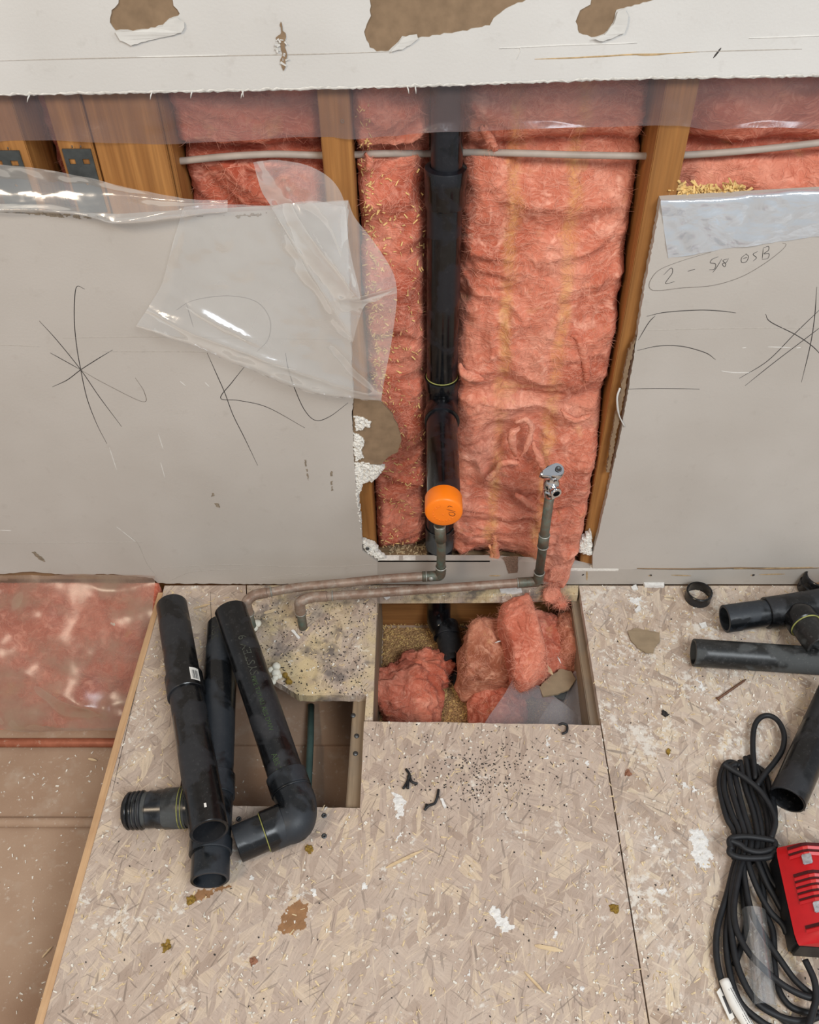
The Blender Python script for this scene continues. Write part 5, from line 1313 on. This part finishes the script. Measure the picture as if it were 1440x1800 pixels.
for f in (0.215, 0.70):
    bx = box(-0.007, 0.007, -0.0065, 0.0065, -0.001, 0.0022, 0.0012)
    up = Vector((0, 0, 1)); tn = (dwv * -0.75 + up).normalized(); ta = dl; tb = tn.cross(ta)
    c = cb3(LB * f, 0.0285, 0.0768)
    obj('indicator_lens', ([c + ta * v.x + tb * v.y + tn * v.z for v in bx[0]], bx[1]), 'lens', shell, smooth='auto')
# cord: hanks traced strand by strand, each strand its own part
q = lambda x, y: (1140 + x * 0.3222, 1220 + y * 0.3222)
cord = empty('power_cord', tuple(F(1310, 1500)), 'black power cord bundled in a hank beside the red charger', 'cord')
RK = 0.0043
def strand(pts, zs, name='cord_strand'):
    n = len(pts); P = []
    for i, (x, y) in enumerate(pts):
        z = zs if not isinstance(zs, (list, tuple)) else zs[0] + (zs[1] - zs[0]) * i / (n - 1)
        u, v = q(x, y); P.append(F(u, v, z))
    return obj(name, tube(spline(P, 7), RK, 12), 'rubber', cord)
lower = [([(470, 930), (430, 1090), (380, 1260), (370, 1400), (390, 1530), (430, 1640), (520, 1760), (580, 1830)], (0.012, 0.006)),
 ([(490, 940), (460, 1100), (425, 1300), (440, 1500), (500, 1680), (620, 1790), (700, 1830)], (0.010, 0.007)),
 ([(480, 960), (450, 1150), (460, 1350), (500, 1520), (590, 1680), (720, 1760), (840, 1785), (930, 1760)], (0.018, 0.012)),
 ([(500, 960), (468, 1150), (480, 1280), (540, 1400), (620, 1490), (740, 1590), (860, 1650), (960, 1660)], (0.021, 0.022)),
 ([(520, 950), (560, 1180), (640, 1330), (720, 1450), (800, 1560), (890, 1640), (960, 1700)], (0.018, 0.014)),
 ([(540, 900), (590, 1050), (660, 1180), (730, 1255), (755, 1310)], (0.024, 0.012)),
 ([(590, 900), (640, 1020), (690, 1110), (728, 1180)], (0.022, 0.010)), ([(620, 900), (660, 1000), (700, 1060)], (0.015, 0.008)),
 ([(610, 920), (640, 1180), (680, 1300), (690, 1500), (710, 1610), (770, 1700), (870, 1740), (960, 1740)], (0.008, 0.006)),
 ([(855, 1450), (905, 1560), (915, 1660), (895, 1740), (870, 1830)], (0.028, 0.026)),
 ([(510, 940), (520, 1130), (535, 1250), (505, 1380), (470, 1480)], (0.008, 0.0045)),
 ([(470, 1000), (440, 1180), (470, 1430), (560, 1640), (690, 1740), (800, 1830)], (0.0045, 0.005))]
for k, (p, z) in enumerate(lower): strand((p if p[0][1] > 1200 else [(500 + 13 * k, 850)] + p), z)
upper_s = [([(470, 900), (470, 760), (430, 680), (400, 570), (388, 480), (408, 400), (440, 372), (480, 380)], (0.012, 0.010)),
 ([(490, 900), (500, 760), (450, 640), (415, 520), (420, 430), (460, 385), (500, 390)], (0.018, 0.014)),
 ([(520, 890), (530, 770), (490, 640), (450, 500), (445, 410), (480, 380)], (0.022, 0.020)),
 ([(550, 890), (560, 780), (520, 640), (480, 480), (470, 400)], (0.026, 0.020)), ([(580, 890), (595, 780), (570, 640), (525, 500), (500, 365)], (0.024, 0.014)),
 ([(610, 890), (620, 780), (600, 650), (560, 520), (530, 345)], (0.022, 0.010)), ([(640, 890), (655, 780), (640, 640), (600, 530), (553, 338)], (0.018, 0.0055)),
 ([(650, 880), (672, 760), (665, 660), (640, 560), (600, 430), (590, 390)], (0.012, 0.0045)), ([(640, 860), (680, 740), (690, 640), (665, 540), (640, 440), (600, 400)], (0.007, 0.0045)),
 ([(408, 380), (450, 408), (530, 460), (610, 530), (670, 620), (692, 700), (668, 790)], (0.030, 0.026))]
for p, z in upper_s: strand(p, z)
strand([(585, 470), (570, 300), (577, 185), (610, 130), (660, 118), (710, 150), (740, 220), (732, 300), (690, 370), (640, 430), (590, 500)], (0.012, 0.020), 'cord_loop')
for p, z in (([(452, 850), (446, 792), (520, 778), (600, 785), (685, 803), (690, 840)], 0.033), ([(446, 800), (500, 822), (540, 850), (610, 862), (690, 842)], 0.0335), ([(446, 840), (445, 868), (490, 890), (570, 896), (660, 888), (690, 860)], 0.033)):
    strand(p, z, 'cord_wrap')
tg = [q(395, 1555), q(436, 1550), q(566, 1800), q(520, 1830)]
t_ = empty('cord_tag', tuple(F(*q(480, 1690))), 'white printed tag wrapped along the power cord', 'tag', 'cord tags')
S = spline([F(*q(412, 1560), 0.0105), F(*q(470, 1690), 0.0115), F(*q(560, 1830), 0.0125)], 6)
obj('sleeve', tube(S, [0.0066, 0.0068] + [0.0068] * (len(S) - 3) + [0.0066], 14), 'tag_white', t_)
dS = (S[-1] - S[0]).normalized(); sS = dS.cross(Vector((0, 0, 1)))
for k in range(18):
    f = 0.2 + 0.045 * k; p = S[0] + dS * ((S[-1] - S[0]).length * f)
    for s_ in (-0.0028, 0.0, 0.0028):
        L = random.uniform(0.0016, 0.004); z = 0.0068 * math.sqrt(max(0.05, 1 - (s_ / 0.0068) ** 2)) + 0.0004
        a_ = p + sS * s_ + Vector((0, 0, z)); obj('print_dash', ribbon([a_, a_ + dS * (L / 2), a_ + dS * L], 0.0009, (0, 0, 1), 0.0002), 'tag_print', t_)
t2_ = empty('cord_tag', tuple(F(*q(420, 1690))), 'small white flag tag with a barcode beside the printed tag', 'tag', 'cord tags')
o_ = prism(fpts([q(372, 1625), q(398, 1595), q(470, 1765), q(445, 1785)], 0.006), [], floor_at, 0.005, 0.0066)
obj('flag', o_, 'tag_white', t2_, smooth=False)
obj('bar_strip', prism(fpts([q(402, 1650), q(416, 1645), q(455, 1740), q(442, 1748)], 0.006), [], floor_at, 0.0066, 0.0069), 'tag_print', t2_, smooth=False)
ct = obj('clear_tube', pipe(F(1325, 1600, 0.016), F(1345, 1770, 0.016), 0.0155, 0.002, 28), 'clear_tube', None, smooth='auto')
tag(ct, 'clear plastic tube lying under the lower cord strands', 'tube')

# ================================================================== SMALL THINGS ON THE FLOOR
def nail(u0, v0, u1, v1, label):
    a, b = F(u0, v0, 0.003), F(u1, v1, 0.0022)
    o = empty('rusty_screw', tuple(a), label, 'screw')
    d = (b - a).normalized()
    obj('shank', tube([a, b - d * 0.006, b], [0.0019, 0.0019, 0.0004], 10), 'rusty_nail', o)
    obj('head', lathe(a - d * 0.002, d, [(0, 0.0001), (0, 0.0038), (0.0012, 0.0036), (0.003, 0.0019)], 14), 'rusty_nail', o)
    for k in range(9):
        obj('thread', ring(a + d * (0.018 + 0.0045 * k), d, 0.0019, 0.0005, 10), 'rusty_nail', o)
nail(1263, 1228, 1312, 1194, 'long rusty screw lying on the right floor panel')
def scrap(px, mat, label, cat, h=0.0016, seed=0, curl=0.0, name='paper_scrap', z=0.0003):
    o = jag(fpts(px, z), 0.004, 0.0008, seed=seed); c = np.mean(o, axis=0)
    def pl(p, t): return Vector((p[0], p[1], z + t + curl * (math.hypot(p[0] - c[0], p[1] - c[1]) / 0.03) ** 2))
    return tag(obj(name, prism(o, [], pl, 0.0, h), mat, None, smooth=False), label, cat)
scrap([(1103, 1112), (1118, 1106), (1140, 1110), (1158, 1114), (1160, 1128), (1152, 1138), (1148, 1150), (1134, 1149), (1120, 1140), (1108, 1126)], 'tan_board', 'torn tan paper scrap lying on the right floor panel', 'scrap', 0.002, 3, 0.002)
scrap([(1130, 1024), (1167, 1025), (1167, 1033), (1133, 1033)], 'plaster', 'white rectangular drywall sliver against the wall foot', 'scrap', 0.006, 4, name='drywall_sliver')
scrap([(1109, 1033), (1118, 1029), (1122, 1037), (1112, 1038)], 'plaster', 'small white plaster flake near the wall foot sliver', 'scrap', 0.003, 5, name='plaster_flake')
scrap([(1115, 1074), (1124, 1066), (1127, 1073), (1118, 1078)], 'plaster', 'white plaster crumb right of the larger opening', 'scrap', 0.004, 6, name='plaster_flake')
scrap([(1228, 1098), (1240, 1095), (1243, 1104), (1233, 1106)], 'plaster', 'white plaster crumb below the standing pipe ring', 'scrap', 0.004, 7, name='plaster_flake')
scrap([(672, 1046), (684, 1046), (686, 1051), (679, 1055)], 'plaster', 'white flake on the back edge of the larger opening', 'scrap', 0.002, 8, name='plaster_flake')
scrap([(878, 1036), (915, 1033), (918, 1042), (900, 1045), (880, 1042)], 'plaster', 'crumbled white plaster beside the copper run', 'scrap', 0.003, 9, name='plaster_flake')
scrap([(512, 1110), (516, 1108), (528, 1122), (524, 1124)], 'plaster', 'thin white sliver on the speckled board below the copper elbow', 'scrap', 0.003, 10, name='plaster_flake')
scrap([(773, 1406), (778, 1405), (785, 1419), (781, 1422)], 'plaster', 'white chalky stick beside the black curled scrap', 'scrap', 0.004, 11, name='plaster_flake')
hz = scrap([(948, 1210), (962, 1196), (985, 1178), (1004, 1182), (1012, 1196), (1000, 1214), (980, 1222), (955, 1226)], 'tan_board', 'grey-brown board scrap lying in the larger opening', 'scrap', 0.004, 12, 0.0, 'board_scrap', z=-0.072)
scrap([(965, 1222), (995, 1198), (1008, 1196), (990, 1232)], 'abs_dusty', 'dark folded scrap under the board piece in the opening', 'scrap', 0.003, 13, 0.0, 'board_scrap', z=-0.082)
def wood_splinter(u0, v0, u1, v1, w, z, label):
    a, b = F(u0, v0, z), F(u1, v1, z + 0.002); d = (b - a).normalized(); s_ = d.cross(Vector((0, 0, 1))).normalized()
    V = []
    for f, ww in ((0, 0.35), (0.15, 0.9), (0.7, 1.0), (1, 0.3)):
        p = a.lerp(b, f)
        for sx, sz in ((-1, 0), (1, 0), (0.7, 1), (-0.8, 1)): V.append(p + s_ * (w * 0.38 * ww * sx) + Vector((0, 0, 0.002 * sz * ww)))
    Fc = []
    for i in range(3):
        for k in range(4): Fc.append([4 * i + k, 4 * i + (k + 1) % 4, 4 * i + 4 + (k + 1) % 4, 4 * i + 4 + k])
    Fc += [[3, 2, 1, 0], [12, 13, 14, 15]]
    return tag(obj('wood_splinter', (V, Fc), 'chip_wood', None, smooth=False), label, 'wood chip', 'wood splinters')
wood_splinter(936, 1200, 944, 1160, 0.008, -0.052, 'thin pale wood splinter standing on the insulation in the opening')
wood_splinter(952, 1162, 972, 1186, 0.012, -0.056, 'short thick wood chip beside the thin splinter in the opening')
wood_splinter(340, 1070, 370, 1062, 0.006, 0.0004, 'pale wood splinter between the two pipe tops')
wood_splinter(464, 1078, 486, 1072, 0.008, 0.0004, 'tan wood chip beneath the upper copper run')
wood_splinter(678, 1526, 745, 1494, 0.006, 0.0004, 'long pale splinter on the floor below the black scraps')
wood_splinter(940, 1662, 990, 1672, 0.008, 0.0004, 'pale flat splinter on the lower floor panel near the seam')
wood_splinter(922, 1708, 958, 1746, 0.005, 0.0004, 'thin splinter on the floor panel towards the photo\'s bottom')
wood_splinter(74, 1684, 92, 1664, 0.004, ZB + 0.0006, 'pale splinter on the brown board of the sunken strip')
wood_splinter(155, 1334, 170, 1337, 0.005, ZB + 0.0006, 'short tan chip just below the copper pipe in the sunken strip')
# spray-foam lumps
def lump(u, v, z, r, n, mat, label, cat, name, seed, sp=1.0):
    rr = random.Random(seed); gs = []; c = F(u, v, z)
    for k in range(n):
        o_ = Vector((rr.uniform(-1, 1) * r * sp, rr.uniform(-1, 1) * r * sp, rr.uniform(0.2, 0.8) * r * 0.6)); s_ = r * rr.uniform(0.35, 0.75)
        gs.append(clump(c + o_, ((s_, 0, 0), (0, s_, 0), (0, 0, s_ * 0.8)), seed + k, s_ * 0.3, 1.0, 10)[0])
    return tag(obj(name, join(*gs), mat, None), label, cat)
lump(446, 1100, 0.004, 0.010, 4, 'foam', 'white foam blob at the foot of the back copper pipe', 'foam', 'foam_blob', 401)
lump(472, 1182, 0.002, 0.012, 7, 'foam', 'cream foam lumps along the edge of the smaller opening', 'foam', 'foam_blob', 420, 1.2)
lump(488, 1192, 0.002, 0.009, 5, 'foam', 'small foam crumbs beside the mossy speck at the smaller opening', 'foam', 'foam_blob', 440, 1.2)
lump(505, 1194, 0.001, 0.007, 5, 'moss', 'yellow-green mossy crumb at the edge of the smaller opening', 'moss', 'moss_crumb', 460)
def crust(u, v, r, mat, label, cat, name, seed, h=0.0022):
    c = F(u, v, 0); rr = random.Random(seed)
    poly = [(c.x + r * rr.uniform(0.6, 1.2) * math.cos(a), c.y + r * rr.uniform(0.6, 1.2) * math.sin(a)) for a in [k * math.pi / 6 for k in range(12)]]
    return tag(obj(name, field(poly, floor_at, 0.0002, h, h * 0.7, 0.0009, seed, 0.0022, 0.0), mat, None, smooth=False), label, cat)
for k, (u, v, lb) in enumerate([(543, 1494, 'below the elbow pipe'), (292, 1664, 'low on the floor panel'), (336, 1582, 'beside the stain under the tee pipe'), (1080, 1598, 'near the panel seam')]):
    crust(u, v, 0.0085, 'moss', 'yellowish mossy crumb ' + lb, 'moss', 'moss_crumb', 480 + 9 * k)
crust(445, 1690, 0.009, 'rust_chip', 'reddish bark flake low on the floor panel', 'crumb', 'bark_flake', 533)
lump(203, 1097, -0.052, 0.006, 4, 'foam', 'small cream foam crumb on the plastic of the sunken strip', 'foam', 'foam_blob', 540)
# black curled bits of gasket
def curl(lines, label, z=0.003):
    gs = [tube(spline([F(u, v, z + 0.002 * (i % 2)) for i, (u, v) in enumerate(l)], 6), 0.0021, 8) for l in lines]
    return tag(obj('gasket_scrap', join(*gs), 'black_scrap', None), label, 'scrap')
curl([[(714, 1352), (720, 1362), (716, 1374), (709, 1386)], [(719, 1362), (724, 1374), (734, 1378)], [(718, 1364), (717, 1386)]], 'black three-armed gasket scrap on the floor below the opening')
curl([[(771, 1388), (769, 1400), (764, 1412), (754, 1416), (746, 1424)], [(750, 1414), (748, 1422)]], 'black hooked gasket scrap beside the white stick')
curl([[(982, 1274), (990, 1272), (997, 1276), (996, 1286), (988, 1290)]], 'black curled gasket scrap at the front edge of the opening')
crust(1168, 1256, 0.008, 'dark_chip', 'dark charred crumb on the right floor panel', 'crumb', 'dark_crumb', 600)
crust(1174, 1322, 0.007, 'moss', 'mossy crumb left of the cord loop', 'moss', 'moss_crumb', 620)
crust(1105, 1360, 0.008, 'rust_chip', 'brown crumb smudge just right of the panel seam', 'crumb', 'dark_crumb', 640)

# ================================================================== SAWDUST AND CRUMBS (uncountable)
H1 = fpts([(437, 1182), (375, 1186), (338, 1232), (312, 1418), (633, 1420), (644, 1222), (525, 1222), (500, 1206), (470, 1188)])
H2 = fpts([(663, 1050), (1017, 1046), (1056, 1276), (641, 1268)])
def scatter(n, box_, seed, excl=(H1, H2), dens=None, z=0.0):
    r = random.Random(seed); out = []
    while len(out) < n:
        u, v = r.uniform(box_[0], box_[2]), r.uniform(box_[1], box_[3]); p = F(u, v, z)
        if z == 0.0 and p.x < XL + 0.003: continue
        if any(inside(h, p.x, p.y) for h in excl): continue
        if dens and r.random() > dens(u, v): continue
        out.append(p)
    return out
def stuff(name, label, geo, mat):
    return tag(obj(name, geo, mat, None, smooth=False), label, 'debris', kind='stuff')
R_ = random.Random(77)
stuff('sawdust_chips', 'pale wood sawdust chips strewn over the floor boards', chips(scatter(1500, (60, 1035, 1440, 1820), 1, dens=lambda u, v: 1.0 if v < 1260 else 0.35), R_, 0.003, 0.011, 0.0008, 0.0024, 0.0004, 0.0012), 'saw_chip')
stuff('plaster_crumbs', 'white plaster crumbs strewn over the floor boards', chips(scatter(1700, (60, 1030, 1440, 1820), 2, dens=lambda u, v: (1.0 if u > 1010 else 0.45) * (1 if v < 1300 else 0.5)), R_, 0.0012, 0.006, 0.001, 0.003, 0.0006, 0.002), 'white_chip')
stuff('dark_crumbs', 'dark grit scattered over the floor boards', chips(scatter(420, (640, 1270, 1050, 1440), 3, dens=lambda u, v: math.exp(-((u - 850) / 90) ** 2 - ((v - 1365) / 45) ** 2) + 0.05) + scatter(420, (430, 1060, 660, 1225), 4) + scatter(150, (60, 1035, 1440, 1820), 5), R_, 0.001, 0.0028, 0.001, 0.002, 0.0006, 0.0014), 'dark_chip')
pts = [F(R_.uniform(670, 1010), R_.uniform(1095, 1300), ZB) for _ in range(2600)]
bed = field([(xj1 + 0.002, 0.04), (XS - 0.016, 0.04), (XS - 0.016, -0.36), (xj1 + 0.002, -0.36)], floor_at, ZB + 0.0005, 0.003, 0.0012, 0.004, 71, 0.0, ZB)
stuff('sawdust_bed', 'brown sawdust bed covering the bottom of the larger opening', bed, 'sawdust')
pts = [p + Vector((0, 0, 0.0035)) for p in pts if xj1 < p.x < XS - 0.014]
stuff('cavity_sawdust', 'sawdust and shavings on the bottom of the larger opening', chips(pts, R_, 0.002, 0.008, 0.001, 0.0025, 0.0006, 0.002), 'saw_gold')
pts = [F(R_.uniform(-40, 620), R_.uniform(1290, 1800), ZB) for _ in range(420)]
stuff('lower_crumbs', 'white crumbs on the brown board of the sunken strip', chips([p for p in pts if p.x < XL + 0.3], R_, 0.0012, 0.006, 0.001, 0.003, 0.0005, 0.0014), 'white_chip')
pts = []
for _ in range(900):
    i, j = R_.randrange(4, 56), R_.randrange(4, 190)
    p = PLt[i, j]; t = (p[2] - 0.05) / 0.7
    if R_.random() < (0.9 if i < 22 else 0.35) * (1 if t > 0.3 else 0.6): pts.append(Vector((p[0], p[1] - 0.0015, p[2])))
pts += [Vector((p[0] - 0.0, p[1] - 0.0015, p[2])) for p in [PLt[R_.randrange(3, 14), R_.randrange(90, 215)] for _ in range(160)]]
stuff('wall_sawdust', 'wood chips clinging to the narrow insulation strip', chips(pts, R_, 0.002, 0.009, 0.0008, 0.0022, 0.0005, 0.001, (0, -0.8, 0.5), 0.8), 'saw_gold')
pts = [W(R_.gauss(1225, 22), 347 - abs(R_.gauss(0, 9)), R_.uniform(0.012, 0.03)) for _ in range(260)] + [W(R_.gauss(1285, 14), 343 - abs(R_.gauss(0, 8)), R_.uniform(0.012, 0.03)) for _ in range(140)]
stuff('ledge_shavings', 'heap of wood shavings behind the folded plastic', chips(pts, R_, 0.004, 0.013, 0.0015, 0.004, 0.0006, 0.002, (0, -0.5, 0.8), 0.9), 'saw_gold')
pts = [Vector((R_.uniform(W(672, 972, 0.03).x, W(760, 972, 0.03).x), R_.uniform(0.02, 0.07), 0.0385)) for _ in range(160)]
stuff('plate_sawdust', 'sawdust on the bottom plate beside the drain pipe', chips(pts, R_, 0.002, 0.009, 0.001, 0.003, 0.0006, 0.002), 'saw_chip')
sl = ['topmost white sliver on the big slab, left of its twin', 'white sliver on the big slab, right of its twin', 'tiny white sliver midway down the big slab', 'white sliver on the brown-dusted side of the slab', 'white sliver near the right joist in the opening']
wood = [(918, 1070, 914, 1084, -0.02), (927, 1069, 933, 1078, -0.02), (941, 1098, 944, 1106, -0.02), (870, 1130, 884, 1126, -0.05), (980, 1154, 986, 1166, -0.04)]
for k, (u0, v0, u1, v1, z) in enumerate(wood):
    a, b = F(u0, v0, z), F(u1, v1, z)
    tag(obj('plaster_sliver', tube([a, a.lerp(b, 0.5) + Vector((0, 0, 0.001)), b], [0.0006, 0.0013, 0.0005], 6), 'plaster', None), sl[k], 'scrap', 'white slivers on the slab')
